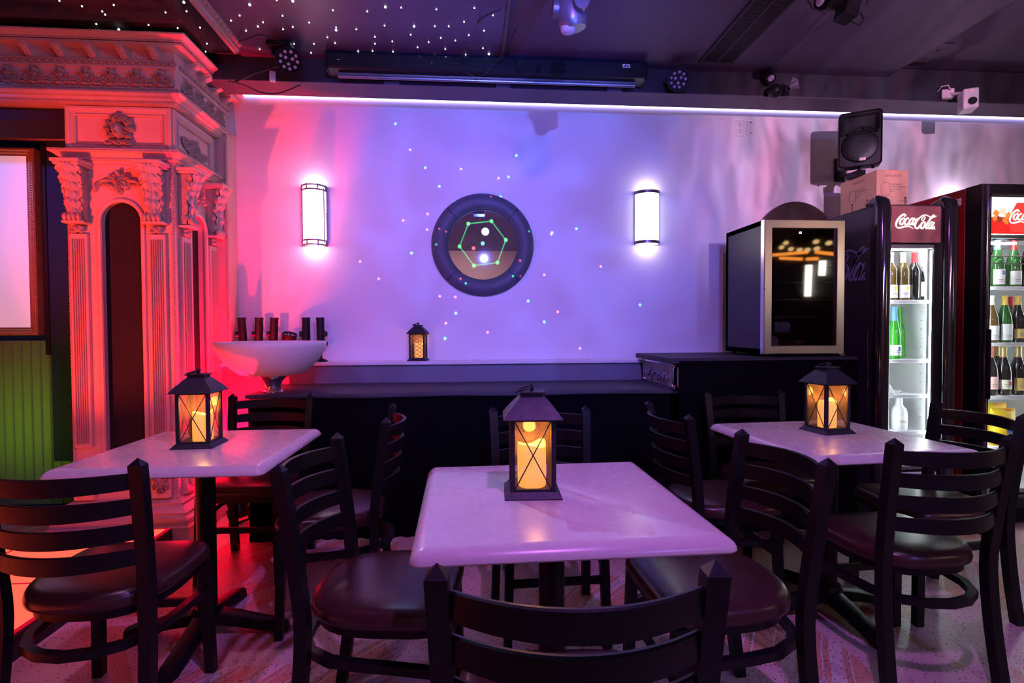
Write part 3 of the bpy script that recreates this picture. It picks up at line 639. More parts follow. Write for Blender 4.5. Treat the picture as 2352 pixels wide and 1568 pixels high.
FLOW = [(0, .012, .022, .017, 0, 1.1, 6), (-.018, .026, .013, .011, .3, 1.2), (.014, .027, .011, .010, 0, 1.15), (-.036, .006, .016, .009, .8, .7, 4), (.036, .006, .016, .009, -.8, .7, 4), (0, -.018, .030, .014, 0, .8, 9), (-.034, -.026, .022, .010, -.4, .75, 5), (.034, -.026, .022, .010, .4, .75, 5), (-.055, -.012, .012, .018, 0, .6, 4), (.055, -.012, .012, .018, 0, .6, 4), (-.055, -.036, .016, .009, 0, .8), (.055, -.036, .016, .009, 0, .8), (0, -.038, .022, .010, 0, .85)]
flw = relief(FLOW, .136, .10, 56, 40, .032).mesh('flower_ornament', PD)
for i in range(10): link('flower_ornament', flw, corn, Vector((XR-.03-.134*i, YF-.040, 2.612))-corn.location)
for i in range(4): link('flower_ornament', flw, corn, Vector((XR+.040, YF+.09+.134*i, 2.612))-corn.location, (0, 0, pi/2))

# ------------------------------------------------------------------ framed screen and lit dance floor
SX0, SX1, SZ0, SZ1 = -3.85, -2.845, 1.175, 2.405
fs_ = thing('framed_screen', 'pale projection screen in a carved gilt frame on the stage wall', 'screen', ((SX0+SX1)/2, 3.79, SZ0))
mfr = lambda a, b, d: (a, 3.82+d, b)
wbuild(MB().box(((SX0+SX1)/2, 3.845, (SZ0+SZ1)/2), (SX1-SX0-.06, .06, SZ1-SZ0-.06)), 'screen_sheet', mat('screen_glow', (.82, .76, .82), .7, var=.02, emis=(.78, .56, .70), es=.45), fs_, 0)
wbuild(frame(MB(), mfr, SX0, SX1, SZ0, SZ1, [(0, -.05), (0, .012), (.006, .022), (.020, .026), (.026, .018), (.034, .018), (.040, .010), (.052, .006), (.052, -.012)]), 'gilt_frame', K['gilt'], fs_, 30)
mb = MB()
for a, b in (((SX0+.014, SZ0+.014), (SX1-.014, SZ0+.014)), ((SX1-.014, SZ0+.014), (SX1-.014, SZ1-.014)), ((SX0+.014, SZ1-.014), (SX1-.014, SZ1-.014))): rope(mb, (a[0], 3.794, a[1]), (b[0], 3.794, b[1]), .008, .016)
wbuild(mb, 'beaded_edge', K['gilt'], fs_)
tag(MB().box((0, 0, 0), (.03, .03, 1.40), .004).build('screen_post', K['metal_black2'], None, 0, (-2.826, 3.87, 1.74)), 'slim black upright post standing beside the gilt frame', 'post')
lf = thing('lit_dance_floor', 'low dance floor platform of glowing orange red panels', 'dance floor', (-2.9, 1.7, 0))
LX1, LY1, TS = -1.67, 3.115, .62
wbuild(MB().box((LX1-1.25, LY1-1.56, .048), (2.52, 3.14, .094), .004), 'platform', K['fridge_black'], lf, 0)
tile = MB().box((0, 0, 0), (TS-.014, TS-.014, .012), .003).mesh('floor_tile', emit('led_tile', (1, .075, .045), 2.2, .10, 2.5), 0)
for i in range(4):
    for j in range(5): link('floor_tile', tile, lf, Vector((LX1-.006-TS*(i+.5), LY1-.006-TS*(j+.5), .098))-lf.location)
mb = MB()
for i in range(5): mb.box((LX1-.006-TS*i, LY1-1.55, .0985), (.012, 3.12, .008))
for j in range(6): mb.box((LX1-1.25, LY1-.006-TS*j, .0985), (2.5, .012, .008))
wbuild(mb, 'tile_joints', emit('led_joint', (.8, .005, .03), .8), lf, 0)
# ------------------------------------------------------------------ tables
def table(loc, rz, label, group=None):
    t = thing('bistro_table', label, 'table', loc, rz)
    n = 12; hf = .325; th = .034; mb = MB()
    def outline(inset, r):
        pts = []
        h = .357-inset; r = max(.004, r-inset)
        for q, (sx, sy) in enumerate(((1, 1), (-1, 1), (-1, -1), (1, -1))):
            for k in range(7):
                a = q*pi/2+pi/2*k/6; pts.append((sx*(h-r)+r*cos(a), sy*(h-r)+r*sin(a)))
        return pts
    rr = []
    for ins, z in ((.012, .716), (.003, .718), (.0, .722), (.001, .728), (.006, .736), (.014, .743), (.024, .748), (.034, .750)): rr.append([(x, y, z) for x, y in outline(ins, .026)])
    mb.rings(rr); mb.build('tabletop', K['stone'], t, 40)
    MB().box((0, 0, .708), (.30, .30, .014), .003).bar((-.26, 0, .700), (.26, 0, .700), .04, .016).bar((0, -.26, .6995), (0, .26, .6995), .04, .016).build('underframe', K['metal_black'], t, 30)
    MB().lathe([(.036, .06), (.036, .705)], 20).build('column', K['metal_black'], t)
    MB().lathe([(.0, .115), (.048, .115), (.055, .10), (.058, .045), (.0, .045)], 24).build('hub', K['metal_black'], t)
    for k in range(4):
        a = pi/4+k*pi/2+pi/4; d = Vector((cos(a), sin(a), 0)); s = Vector((-sin(a), cos(a), 0)); mb = MB(); rings = []
        for r, w, z1, z0 in ((.03, .040, .098, .052), (.12, .036, .082, .040), (.22, .034, .058, .020), (.285, .034, .044, .006), (.31, .024, .034, .0)):
            rings.append([tuple(d*r+s*w+Vector((0, 0, z0))), tuple(d*r+s*w*.8+Vector((0, 0, z1-.006))), tuple(d*r+s*w*.4+Vector((0, 0, z1))), tuple(d*r-s*w*.4+Vector((0, 0, z1))), tuple(d*r-s*w*.8+Vector((0, 0, z1-.006))), tuple(d*r-s*w+Vector((0, 0, z0)))])
        mb.rings(rings).build('foot', K['metal_black'], t)
    return t
TL = table((-1.043, 2.205, 0), radians(-.6), 'square pale laminate table nearest the ornate pier')
TC = table((.225, 1.462, 0), radians(.9), 'square pale laminate table between the other two, tallest lantern reflection on it')
TR = table((1.525, 2.16, 0), radians(3.5), 'square pale laminate table in front of the glass door fridges')
TC['label'] = 'square pale laminate table standing between the two outer tables'

# ------------------------------------------------------------------ ladder-back chair
def seat_outline(s=1., k=0.):
    pts = []
    for i in range(44):
        a = 2*pi*i/44; c, q = cos(a), sin(a)
        if q >= 0: e = .34; x = .212*abs(c)**e*(1 if c >= 0 else -1); y = .205*abs(q)**e
        else: e = .72; x = .212*abs(c)**e*(1 if c >= 0 else -1); y = -.215*abs(q)**e
        x *= 1-.06*max(0, -y/.2)
        pts.append((x*s, y*s))
    return pts
def make_chair(label):
    t = thing('ladder_back_chair', label, 'chair'); m = K['metal_black']
    mb = MB(); mb.rings([[(x, y, z) for x, y in seat_outline(s)] for s, z in ((.93, .412), (.99, .422), (1.0, .436), (.985, .452), (.95, .463), (.86, .470), (.6, .475), (.25, .477))]); mb.build('seat', K['vinyl'], t, 50)
    mb = MB(); mb.rings([[(x, y, z) for x, y in seat_outline(s)] for s, z in ((.88, .388), (.90, .388), (.90, .412), (.84, .412), (.84, .390))], False, False); mb.build('seat_frame', m, t, 40)
    def path_y(z):      # side profile of the rear post
        return -.185-.055*max(0, (z-.44)/.42)**1.25-.045*max(0, (.40-z)/.40)**1.6
    for sx in (-1, 1):
        mb = MB(); rg = []
        for z in [k*.05 for k in range(17)]+[.84]:
            y = path_y(z); x = sx*(.196+.014*max(0, (z-.42)/.42)+.010*max(0, (.4-z)/.4)); h = .0175
            rg.append([(x-h, y-h, z), (x+h, y-h, z), (x+h, y+h, z), (x-h, y+h, z)])
        mb.rings(rg, True, False); x, y = sx*.2100, path_y(.84); h = .0175
        mb.add([(x-h, y-h, .84), (x+h, y-h, .84), (x+h, y+h, .84), (x-h, y+h, .84), (x, y, .860)], [(0, 1, 4), (1, 2, 4), (2, 3, 4), (3, 0, 4)])
        mb.build('back_post', m, t, 20)
        mb = MB(); mb.rings([[(sx*(.178+d)-h, .168+d-h, z), (sx*(.178+d)+h, .168+d-h, z), (sx*(.178+d)+h, .168+d+h, z), (sx*(.178+d)-h, .168+d+h, z)] for z, d, h in ((0, .012, .0155), (.412, 0, .0165))]); mb.build('leg', m, t, 20)
    for zc in (.795, .722, .649, .576):
        def slat(u, v):
            a = u*2-1; x = a*.197; y = path_y(zc)-.072*(1-a*a)
            return x, y
        N = 16; r1 = []; hh = .0225; th = .007
        for i in range(N+1):
            x, y = slat(i/N, 0); dz = .004*(1-(2*i/N-1)**2); a = (i/N*2-1); nx, ny = (-.72*a*.2, -1); l = hypot(nx, ny); nx /= l; ny /= l
            r1.append([(x+nx*th, y+ny*th, zc-hh), (x+nx*th, y+ny*th, zc+hh+dz-.002), (x+nx*th*.3, y+ny*th*.3, zc+hh+dz), (x-nx*th, y-ny*th, zc+hh+dz-.002), (x-nx*th, y-ny*th, zc-hh)])
        MB().rings(r1).build('slat', m, t, 30)
    pts = [(-.186, .17), (-.190, .06), (-.190, -.04), (-.176, -.12), (-.135, -.19), (-.07, -.228), (0, -.24), (.07, -.228), (.135, -.19), (.176, -.12), (.190, -.04), (.190, .06), (.186, .17)]
    mb = MB(); rg = []
    for i, (x, y) in enumerate(pts):
        a = pts[max(0, i-1)]; b = pts[min(len(pts)-1, i+1)]; tx, ty = b[0]-a[0], b[1]-a[1]; l = hypot(tx, ty); nx, ny = -ty/l, tx/l; w = .0125; z0, z1 = (.305, .329)
        zz = -.02*max(0, y/.17) if y > 0 else 0
        rg.append([(x-nx*w, y-ny*w, z0+zz), (x+nx*w, y+ny*w, z0+zz), (x+nx*w, y+ny*w, z1+zz), (x-nx*w, y-ny*w, z1+zz)])
    mb.rings(rg).build('hoop_stretcher', m, t, 40)
    MB().bar((-.18, .170, .255), (.18, .170, .255), .014, .028).build('front_stretcher', m, t, 20)
    return t
POST_Y, POST_X = -.240, .210
chair0 = make_chair('')
used = [False]
def chair_at(p0, p1, label, z=0):
    """p0, p1: left and right post tops seen from the sitter's back side (left = sitter's left)"""
    p0, p1 = Vector(p0), Vector(p1); mid = (p0+p1)/2; d = (p1-p0).normalized(); rz = atan2(d.y, d.x)
    loc = mid-Matrix.Rotation(rz, 2) @ Vector((0, POST_Y)); loc = (loc.x, loc.y, 0)
    if not used[0]:
        used[0] = True; chair0.location = loc; chair0.rotation_euler = (0, 0, rz); chair0['label'] = label; return chair0
    return dup(chair0, loc, rz, label)
chair_at((-.066, .799), (.385, .772), 'black ladder back chair with its back to the viewer, pushed against the middle table')
chair_at((-1.325, 1.545), (-.905, 1.537), 'black ladder back chair beside the glowing dance floor, pushed to the left table')
chair_at((-.448, 1.872), (-.501, 1.420), 'black ladder back chair drawn to the middle table on the side of the ornate pier')
chair_at((-.867, 3.028), (-1.287, 3.047), 'black ladder back chair in front of the white bowl, facing the room')
chair_at((-.324, 2.137), (-.357, 2.576), 'black ladder back chair seen from its side between left table and black skirted counter')
chair_at((.523, 2.394), (.109, 2.384), 'black ladder back chair behind the middle lantern, facing the room')
chair_at((.859, 2.506), (.88, 2.108), 'black ladder back chair at the right table, on the side of the round mirror')
chair_at((1.726, 2.882), (1.33, 2.888), 'black ladder back chair below the wine cooler, facing the room')
chair_at((.961, 1.355), (.942, 1.783), 'black ladder back chair at the middle table on the side of the fridges')
chair_at((1.333, 1.578), (1.755, 1.600), 'black ladder back chair with a broad seat, at the near side of the right table')
chair_at((2.222, 1.975), (2.234, 2.397), 'black ladder back chair close to the red sided fridge')

# ------------------------------------------------------------------ lanterns
def lantern(name, label, loc, rz, w, h, lattice=False):
    t = thing(name, label, 'lantern', loc, rz); m = K['bronze']; b = w/2; q = b*.80; e = b*1.02
    z0, z1 = h*.055, h*.655; pw = w*.085
    ring = lambda a, z: [(-a, -a, z), (a, -a, z), (a, a, z), (-a, a, z)]
    MB().rings([ring(b, 0), ring(b, h*.008), ring(q*1.02, z0), ring(q*.6, z0)]).build('base', m, t, 15)
    for sx in (-1, 1):
        for sy in (-1, 1): MB().box((sx*(q-pw/2), sy*(q-pw/2), (z0+z1)/2), (pw, pw, z1-z0), .001).build('corner_post', m, t, 15)
    for z in (z0+h*.010, z1-h*.008):
        for k in range(4): MB().box((0, -(q-pw/2), z), (2*q-2*pw, pw*.8, h*.018), 0, Matrix.Rotation(k*pi/2, 4, 'Z')).build('rail', m, t, 15)
    for k in range(4):
        M = Matrix.Rotation(k*pi/2, 4, 'Z'); y = -(q-pw*.5)
        p = MB().box((0, y, (z0+z1)/2), (2*q-2*pw, .0015, z1-z0-h*.03), 0, M).build('pane', K['pane'], t, 0)
        bars = MB(); a = q-pw; zA, zB = z0+h*.018, z1-h*.016; r = w*.011
        if not lattice: segs = [((-a, zA), (a, zB)), ((a, zA), (-a, zB))]
        else:
            segs = []; nn = 3; st = (zB-zA)/nn
            for i in range(-1, nn*2):
                for sg in (1, -1):
                    x0, x1 = (-a, a) if sg > 0 else (a, -a); za = zA+st*.5*i; zb = za+st
                    ta = max(0, (zA-za)/(zb-za)); tb = min(1, (zB-za)/(zb-za))
                    if ta < tb: segs.append(((x0+(x1-x0)*ta, za+(zb-za)*ta), (x0+(x1-x0)*tb, za+(zb-za)*tb)))
        for (A, B) in segs:
            bars.tube([tuple(M @ Vector((A[0], y-.0025, A[1]))), tuple(M @ Vector((B[0], y-.0025, B[1])))], r, 6)
        bars.build('cross_bars', m, t)
    MB().rings([ring(q*.9, z1-.001), ring(e*1.0, z1), ring(e*1.01, z1+h*.006), ring(e*.80, z1+h*.075), ring(w*.215, z1+h*.175), ring(w*.2, z1+h*.176)]).build('roof', m, t, 15)
    zc = z1+h*.175
    c = MB().box((0, 0, zc+h*.016), (w*.40, w*.40, h*.034), .001).box((0, 0, zc+h*.038), (w*.48, w*.48, h*.014), .001).build('chimney_cap', m, t, 15)
    zk = zc+h*.045
    MB().lathe([(w*.05, zk), (w*.05, zk+h*.012), (w*.032, zk+h*.02), (w*.04, zk+h*.035), (w*.03, zk+h*.06), (.0005, zk+h*.065)], 14).build('finial', m, t)
    rr = w*.17; tl = radians(20)
    MB().tube([(-rr*.75+rr*cos(a), rr*sin(a)*.9, zk+h*.048-(rr-rr*cos(a))*sin(tl)) for a in [2*pi*k/24 for k in range(24)]], w*.018, 8, closed=True).build('ring_handle', m, t)
    return t, z0, q
def candle(label, loc, r, hgt):
    t = thing('pillar_candle', label, 'candle', loc)
    n = 28; rg = []
    top = lambda a: hgt+.006*sin(2*a+.6)+.004*sin(3*a)
    for s, f in ((.90, 0), (.99, .03), (1, .5), (1, .93), (.985, 1.0), (.93, 1.0), (.86, .93), (.5, .86), (.05, .85)):
        rg.append([(r*s*cos(2*pi*k/n), r*s*sin(2*pi*k/n), f*top(2*pi*k/n)) for k in range(n)])
    MB().rings(rg).build('wax', K['candle'], t, 50)
    MB().lathe([(.0005, hgt*.84), (.005, hgt*.88), (.0055, hgt*.91), (.003, hgt*.96), (.0004, hgt)], 10).build('flame', K['flame'], t)
    return t
def lamp_light(name, loc, power, col=(1, .42, .08), r=.02):
    l = bpy.data.lights.new(name, 'POINT'); l.energy = power; l.color = col; l.shadow_soft_size = r
    o = bpy.data.objects.new(name, l); C.objects.link(o); o.location = loc; return o
LAN = [((.174, 1.490, .75), -3, 'black lantern with crossed wire panes on the middle table', 'glowing amber pillar candle in the lantern on the middle table', .040, .118, (.0, .0)),
       ((-1.067, 2.219, .75), 2, 'black lantern with crossed wire panes on the left table', 'glowing amber pillar candle in the lantern nearest the ornate pier', .037, .112, (.012, .0)),
       ((1.565, 2.232, .75), 8, 'black lantern with crossed wire panes on the right table', 'glowing amber pillar candle in the lantern nearest the fridges', .037, .118, (.0, .0))]
for (loc, deg, la, lb, r, hh, off) in LAN:
    lantern('wire_lantern', la, loc, radians(deg), .155, .325)
    candle(lb, (loc[0]+off[0], loc[1]+off[1], loc[2]+.0185), r, hh)
    lamp_light('light_candle', (loc[0]+off[0], loc[1]+off[1], loc[2]+.0185+hh+.03), .9)
lp = ony(961, 823, 3.80)
lantern('lattice_lantern', 'small black lantern with diamond lattice panes on the white ledge', (lp.x, 3.80, .9845), radians(-6), .135, .285, True)
candle('glowing amber candle in the small lattice lantern on the ledge', (lp.x+.010, 3.80, .9845+.0162), .036, .105)
lamp_light('light_candle', (lp.x+.01, 3.80, .984+.14), .25)

# ------------------------------------------------------------------ skirted counters
def pleats(mb, path, z0, z1, amp=.010, wl=.075, flare=.014):
    P = [Vector((*p, 0)) for p in path]; pts = []; acc = 0
    for a, b in zip(P, P[1:]):
        d = b-a; L = d.length; d.normalize(); nrm = Vector((d.y, -d.x, 0)); n = int(L/.0125)
        for i in range(n):
            s = L*i/n; pts.append((a+d*s, nrm, acc+s))
        acc += L
    pts.append((P[-1], nrm, acc))
    R = random.Random(3); ph = [R.uniform(-.5, .5) for _ in range(400)]
    rg = []
    for k in range(8):
        f = k/7; z = z1+(z0-z1)*f; row = []
        for p, nr, s in pts:
            o = (amp*(.3+.9*f)*sin(2*pi*s/wl+ph[int(s/.3)]*.9*f)+amp*.5*f*sin(2*pi*s/(wl*2.7)))+flare*f
            q = p+nr*o; row.append((q.x, q.y, z))
        rg.append(row)
    mb.rings(rg, False, False, closed=False); return mb
LCZ = .842
lc = thing('low_skirted_counter', 'long black skirted counter against the wall under the round mirror', 'counter', (.3, 3.4, 0))
def soft_top(mb, x0, x1, y0, y1, z1, th, sag=.004):
    rg = []
    N = 60
    def edge(ins, z):
        pts = [(x0+ins+(x1-x0-2*ins)*k/N, y0+ins+sag*sin(k*.9), z+.0025*sin(k*.37)) for k in range(N+1)]+[(x1-ins, y1-ins, z), (x0+ins, y1-ins, z)]
        return pts
    mb.rings([edge(.006, z1-th), edge(0, z1-th*.8), edge(0, z1-.01), edge(.004, z1-.003), edge(.012, z1)]); return mb
wbuild(soft_top(MB(), -1.255, 1.92, 3.122, 3.712, LCZ, .03), 'counter_top', K['cloth_top'], lc)
wbuild(pleats(MB(), [(-1.245, 3.70), (-1.245, 3.138), (1.205, 3.138)], .0, LCZ-.02, .007, .075, .006), 'skirt', K['cloth'], lc)
tc_ = thing('tall_skirted_counter', 'taller black skirted counter carrying the wine cooler', 'counter', (1.75, 3.4, 0))
wbuild(MB().box((1.755, 3.39, 1.0115), (1.15, .68, .033), .003), 'counter_top', K['cloth_top'], tc_)
wbuild(pleats(MB(), [(1.225, 3.045), (2.325, 3.045), (2.325, 3.70)], .0, 1.012), 'skirt', K['cloth'], tc_)
# flight case under the tall counter
fc = thing('flight_case', 'aluminium edged flight case lying under the tall counter top', 'flight case', (1.5, 3.38, LCZ))
wbuild(MB().box((1.48, 3.38, LCZ+.0765), (.52, .56, .147), .002), 'case_shell', mat('case_laminate', (.34, .32, .35), .45, var=.08), fc, 0)
mb = MB()
for y in (3.11, 3.65): mb.box((1.222, y, LCZ+.0765), (.024, .024, .152), .002)
for z in (.008, .062, .145): mb.box((1.222, 3.38, LCZ+z), (.022, .56, .016), .002)
wbuild(mb, 'edge_rail', K['chrome'], fc, 0)
mb = MB()
for y in (3.11, 3.65):
    for z in (.012, .141): mb.ball((1.222, y, LCZ+z), .02, 10, 6)
wbuild(mb, 'corner_ball', K['chrome'], fc)
for y in (3.24, 3.52):
    wbuild(MB().box((1.212, y, LCZ+.06), (.012, .065, .075), .003).cyl((1.204, y, LCZ+.06), (1.212, y, LCZ+.06), .018, n=14).bar((1.202, y-.02, LCZ+.075), (1.202, y+.02, LCZ+.045), .006, .012), 'butterfly_latch', K['chrome'], fc)
wbuild(MB().box((1.213, 3.38, LCZ+.055), (.008, .12, .06), .002).tube([(1.204, 3.335, LCZ+.075), (1.198, 3.345, LCZ+.04), (1.198, 3.415, LCZ+.04), (1.204, 3.425, LCZ+.075)], .006, 8), 'carry_handle', K['chrome'], fc)

# ------------------------------------------------------------------ white bowl on chrome trumpet stem
bw = thing('bowl_vase', 'wide white acrylic bowl on a flared chrome stem at the counter end', 'bowl', (-1.145, 3.235, LCZ+.003))
R0 = .305
prof = [(.0, .098), (.135, .098), (.175, .106), (.220, .140), (.255, .18), (.283, .22), (.300, .262), (R0, .287), (R0-.004, .291), (R0-.012, .289), (.288, .258), (.25, .20), (.20, .14), (.13, .114), (0, .112)]
MB().lathe(prof, 56).build('bowl', K['bowl'], bw, 60)
MB().lathe([(.0, 0), (.062, 0), (.060, .006), (.046, .015), (.047, .035), (.056, .06), (.080, .088), (.105, .0985), (.0, .0985)], 40).build('stem', K['chrome'], bw, 40)

# ------------------------------------------------------------------ lights standing on the ledge
def knob(mb, p0, p1, r): mb.cyl(p0, p1, r, n=16); return mb
def tubelamp(label, px, tilt, side, grp):
    p = ony(px, 822, 3.79)
    t = thing('tube_uplight', label, 'spotlight', (p.x, 3.79, .9845), 0, grp)
    m = K['metal_black2']
    MB().lathe([(0, 0), (.042, 0), (.043, .004), (.034, .012), (.012, .020), (.0085, .024), (0, .024)], 28).build('foot', m, t)
    MB().lathe([(.0065, .02), (.0065, .050), (.010, .052), (.010, .058), (.0065, .06), (.0065, .075)], 14).build('stalk', m, t)
    R = Matrix.Translation((0, 0, .075)) @ Matrix.Rotation(radians(tilt), 4, 'Y')
    MB().lathe([(0, 0), (.010, 0), (.016, .012), (.026, .024), (.027, .03), (.026, .215), (.028, .216), (.028, .228), (.024, .228), (.022, .218), (0, .216)], 24, R).build('tube', m, t)
    b = MB()
    for z in (.115, .05): b.tube([tuple(R @ Vector((side*.022, -.012, z))), tuple(R @ Vector((side*.040, -.020, z)))], .019, 14)
    b.build('adjusting_knob', m, t)
    return t
tubelamp('slim black tube uplight on the ledge, next to the ornate pier', 560, -3, -1, None)
tubelamp('slim black tube uplight on the ledge, second from the ornate pier', 594, 2, -1, None)
tubelamp('slim black tube uplight on the ledge, third from the ornate pier', 628, 2.5, -1, None)
tubelamp('slim black tube uplight on the ledge, just past the stubby flood light', 704, 0, -1, None)
tubelamp('slim black tube uplight on the ledge, nearest the lattice lantern', 738, -1, 1, None)
def par_can(name, label, loc, rot, r, L, leds=12, cat='stage light', yoke=True, grp=None, up=None):
    """local axis +Z points where the lamp shines"""
    t = thing(name, label, cat, loc, 0, grp, rot=rot); m = K['metal_black2']
    MB().lathe([(0, -L), (r*.72, -L), (r*.9, -L*.92), (r*.97, -L*.5), (r, -.01), (r*1.06, -.008), (r*1.06, .008), (r*.93, .008), (r*.92, -.006), (0, -.006)], 32).build('can', m, t)
    pos = [(0.3*r*cos(a), .3*r*sin(a)) for a in (.5, 2.6, 4.7)]+[(.68*r*cos(2*pi*k/9), .68*r*sin(2*pi*k/9)) for k in range(9)]
    lm = MB().ball((0, 0, 0), (r*.14, r*.14, r*.10), 12, 6).mesh('lens', K['lens'])
    for (x, y) in pos[:leds]: link('lens', lm, t, (x, y, -.003))
    if yoke:
        MB().tube([(-r*1.12, 0, -L*.45), (-r*1.14, 0, -L*.45-r*.6), (-r*.9, 0, -L-r*.35), (0, 0, -L-r*.45), (r*.9, 0, -L-r*.35), (r*1.14, 0, -L*.45-r*.6), (r*1.12, 0, -L*.45)], .007, 8).build('yoke', m, t)
        b = MB()
        for sx in (-1, 1): b.cyl((sx*r*.98, 0, -L*.45), (sx*r*1.28, 0, -L*.45), r*.16, n=12)
        b.build('pivot_knob', m, t)
    return t
pp = ony(672, 790, 3.79)
par_can('flood_light', 'stubby black flood light tilted up on the ledge between the tubes', (pp.x-.012, 3.77, .9845+.185), (radians(13), radians(14), 0), .046, .115, 12, yoke=False)
# foot of the ledge flood light (part of it)
fl_ = [o for o in C.objects if o.name == 'flood_light'][0]
mb = MB().lathe([(0, 0), (.045, 0), (.045, .006), (.012, .012), (.010, .075), (0, .075)], 20)
o = mb.build('stand', K['metal_black2'], fl_); o.matrix_parent_inverse = (Matrix.Translation(fl_.location) @ fl_.rotation_euler.to_matrix().to_4x4()).inverted(); o.location = (fl_.location.x-.02, fl_.location.y+.045, .9845)

# ------------------------------------------------------------------ round mirror
mp_ = ony(1109, 563, WY); MR = .362
mir = thing('round_mirror', 'round mirror in a wide padded slate frame at the middle of the wall', 'mirror', (mp_.x, WY, mp_.z))
Mx = Matrix.Rotation(pi/2, 4, 'X')
fprof = [(MR, 0), (MR+.004, .012), (MR, .030), (MR-.02, .044), (MR-.055, .050), (MR-.09, .044), (MR-.108, .032), (MR-.115, .018), (MR-.115, .010)]
for k in range(4):
    a = radians(45+90*k); MB().lathe(fprof, 26, Mx, a+.008, a+pi/2-.008).build('frame_segment', K['slate'], mir, 50)
MB().lathe([(MR-.002, 0), (MR-.002, .028), (MR-.02, .040), (MR-.055, .045), (MR-.09, .040), (MR-.112, .026), (MR-.113, .006)], 64, Mx).build('frame_core', K['seam'], mir, 50)
MB().lathe([(0, .014), (MR-.112, .014), (MR-.112, .008), (0, .008)], 64, Mx).build('mirror_glass', K['mirror'], mir, 0)

# ------------------------------------------------------------------ wall sconces
def sconce(label, px0, py0, px1, py1, bars):
    a = ony(px0, py0, WY-.05); b = ony(px1, py1, WY-.05); cx = (a.x+b.x)/2; w = b.x-a.x; h = a.z-b.z; zb = b.z
    t = thing('wall_sconce', label, 'sconce', (cx, WY, zb))
    R = w/2; D = .095; N = 20
    def arc(rr, dd): return [(rr*cos(pi+pi*k/N), dd*sin(pi+pi*k/N)) for k in range(N+1)]
    MB().rings([[(x, y, z) for x, y in arc(R-.006, D-.006)] for z in (.012, h-.012)], False, False, closed=False).build('frosted_shade', K['frost'], t, 60)
    MB().box((0, -.004, h/2), (w, .008, h), .001).build('back_plate', K['chrome'], t, 0)
    mb = MB()
    def band(z0, z1):
        mb.rings([[(x, y, z) for x, y in arc(r_, d_)] for r_, d_, z in ((R-.004, D-.004, z0), (R, D, z0), (R, D, z1), (R-.004, D-.004, z1))], False, False, closed=False)
    if bars:
        for z in (.0, .030, h-.040, h-.010): band(z, z+.010)
        for z in (.014, h-.017):
            for f in (.12, .38, .66, .9):
                x, y = -R*cos(pi*f), -D*sin(pi*f); mb.box((x, y, z+.0), (.008, .008, .04))
        for sx in (-1, 1):
            mb.box((sx*(R-.001), -.012, h/2), (.006, .014, h-.01)); mb.box((sx*(R-.012), -.046, h/2), (.006, .006, h-.04))
            for dz in (-.014, 0, .014): mb.box((sx*(R-.008), -.028, h/2+dz), (.018, .03, .003))
    else:
        band(.004, .026); mb.build('metal_band', K['sconce_metal'], t); mb.v, mb.f, mb.mi = [], [], []; band(h-.026, h-.004)
    mb.build('metal_band', K['sconce_metal'], t)
    l = lamp_light('light_sconce', (cx, WY-.045, zb+h+.002), .75, (1, .80, .95), .03); l2 = lamp_light('light_sconce', (cx, WY-.045, zb-.002), .75, (1, .80, .95), .03)
    return t
sconce('half round wall sconce with openwork metal bars, next to the pier', 689, 424, 749, 564, True)
sconce('half round wall sconce with plain chrome bands, past the round mirror', 1461, 436, 1519, 561, False)
tp = ony(2195, 455, WY-.05)
lamp_light('light_sconce', (tp.x, WY-.06, tp.z), 1.6, (1, .72, 1), .02)
hid = thing('wall_sconce', 'half round wall sconce hidden behind the big fridge, only its glow showing', 'sconce', (tp.x, WY, tp.z-.38))
MB().rings([[(.085*cos(pi+pi*k/16), .085*sin(pi+pi*k/16), z) for k in range(17)] for z in (.0, .36)], False, False, closed=False).build('frosted_shade', K['frost'], hid, 60)
MB().box((0, -.004, .18), (.18, .008, .37), .001).build('back_plate', K['chrome'], hid, 0)

# ------------------------------------------------------------------ outlets
def plate(name, label, px, py, w, h, kind):
    p = ony(px, py, WY); t = thing(name, label, 'outlet', (p.x, WY, p.z-h/2))
    MB().box((0, -.004, h/2), (w, .008, h), .002).build('cover_plate', K['white_plastic'], t, 0)
    if kind:
        for z in (h*.3, h*.7):
            b = MB().box((0, -.009, z), (w*.44, .003, h*.26), .001).build('socket', K['white_plastic'], t, 0)
            MB().box((-.007, -.0108, z+.004), (.003, .001, .012)).box((.007, -.0108, z+.004), (.003, .001, .010)).cyl((0, -.0112, z-.010), (0, -.010, z-.010), .003, n=8).build('slot', K['ink'], t, 0)
    else:
        for z in (h*.12, h*.88): MB().cyl((0, -.010, z), (0, -.007, z), .005, n=10).build('screw', K['ink'], t)
plate('power_outlet', 'white double power outlet high on the wall', 1697.5, 294.5, .078, .118, True)
plate('blank_plate', 'white blank wall plate with two dark screws, next to the outlet', 1723, 294, .060, .105, False)

# ------------------------------------------------------------------ loudspeaker on the wall
spk = thing('wall_speaker', 'black plastic loudspeaker on a wall bracket above the wine cooler', 'loudspeaker', (2.63, 3.46, 2.265), radians(-32)); spk.scale = (.86, .86, .86)
sw, sh, sd = .285, .42, .24
def spk_ring(y, sx, z0, z1, r=.03):
    pts = []
    for q, (cx, cz) in enumerate(((sx/2-r, z1-r), (-sx/2+r, z1-r), (-sx/2+r, z0+r), (sx/2-r, z0+r))):
        for k in range(6): a = q*pi/2+pi/2*k/5; pts.append((cx+r*cos(a), y, cz+r*sin(a)))
    return pts
MB().rings([spk_ring(-.10, sw-.02, .01, sh-.01), spk_ring(-.11, sw, 0, sh), spk_ring(-.02, sw, 0, sh), spk_ring(.13, sw*.62, .04, sh-.04)]).build('cabinet', K['metal_black2'], spk, 30)
mb = MB()   # horn recess frame + grille
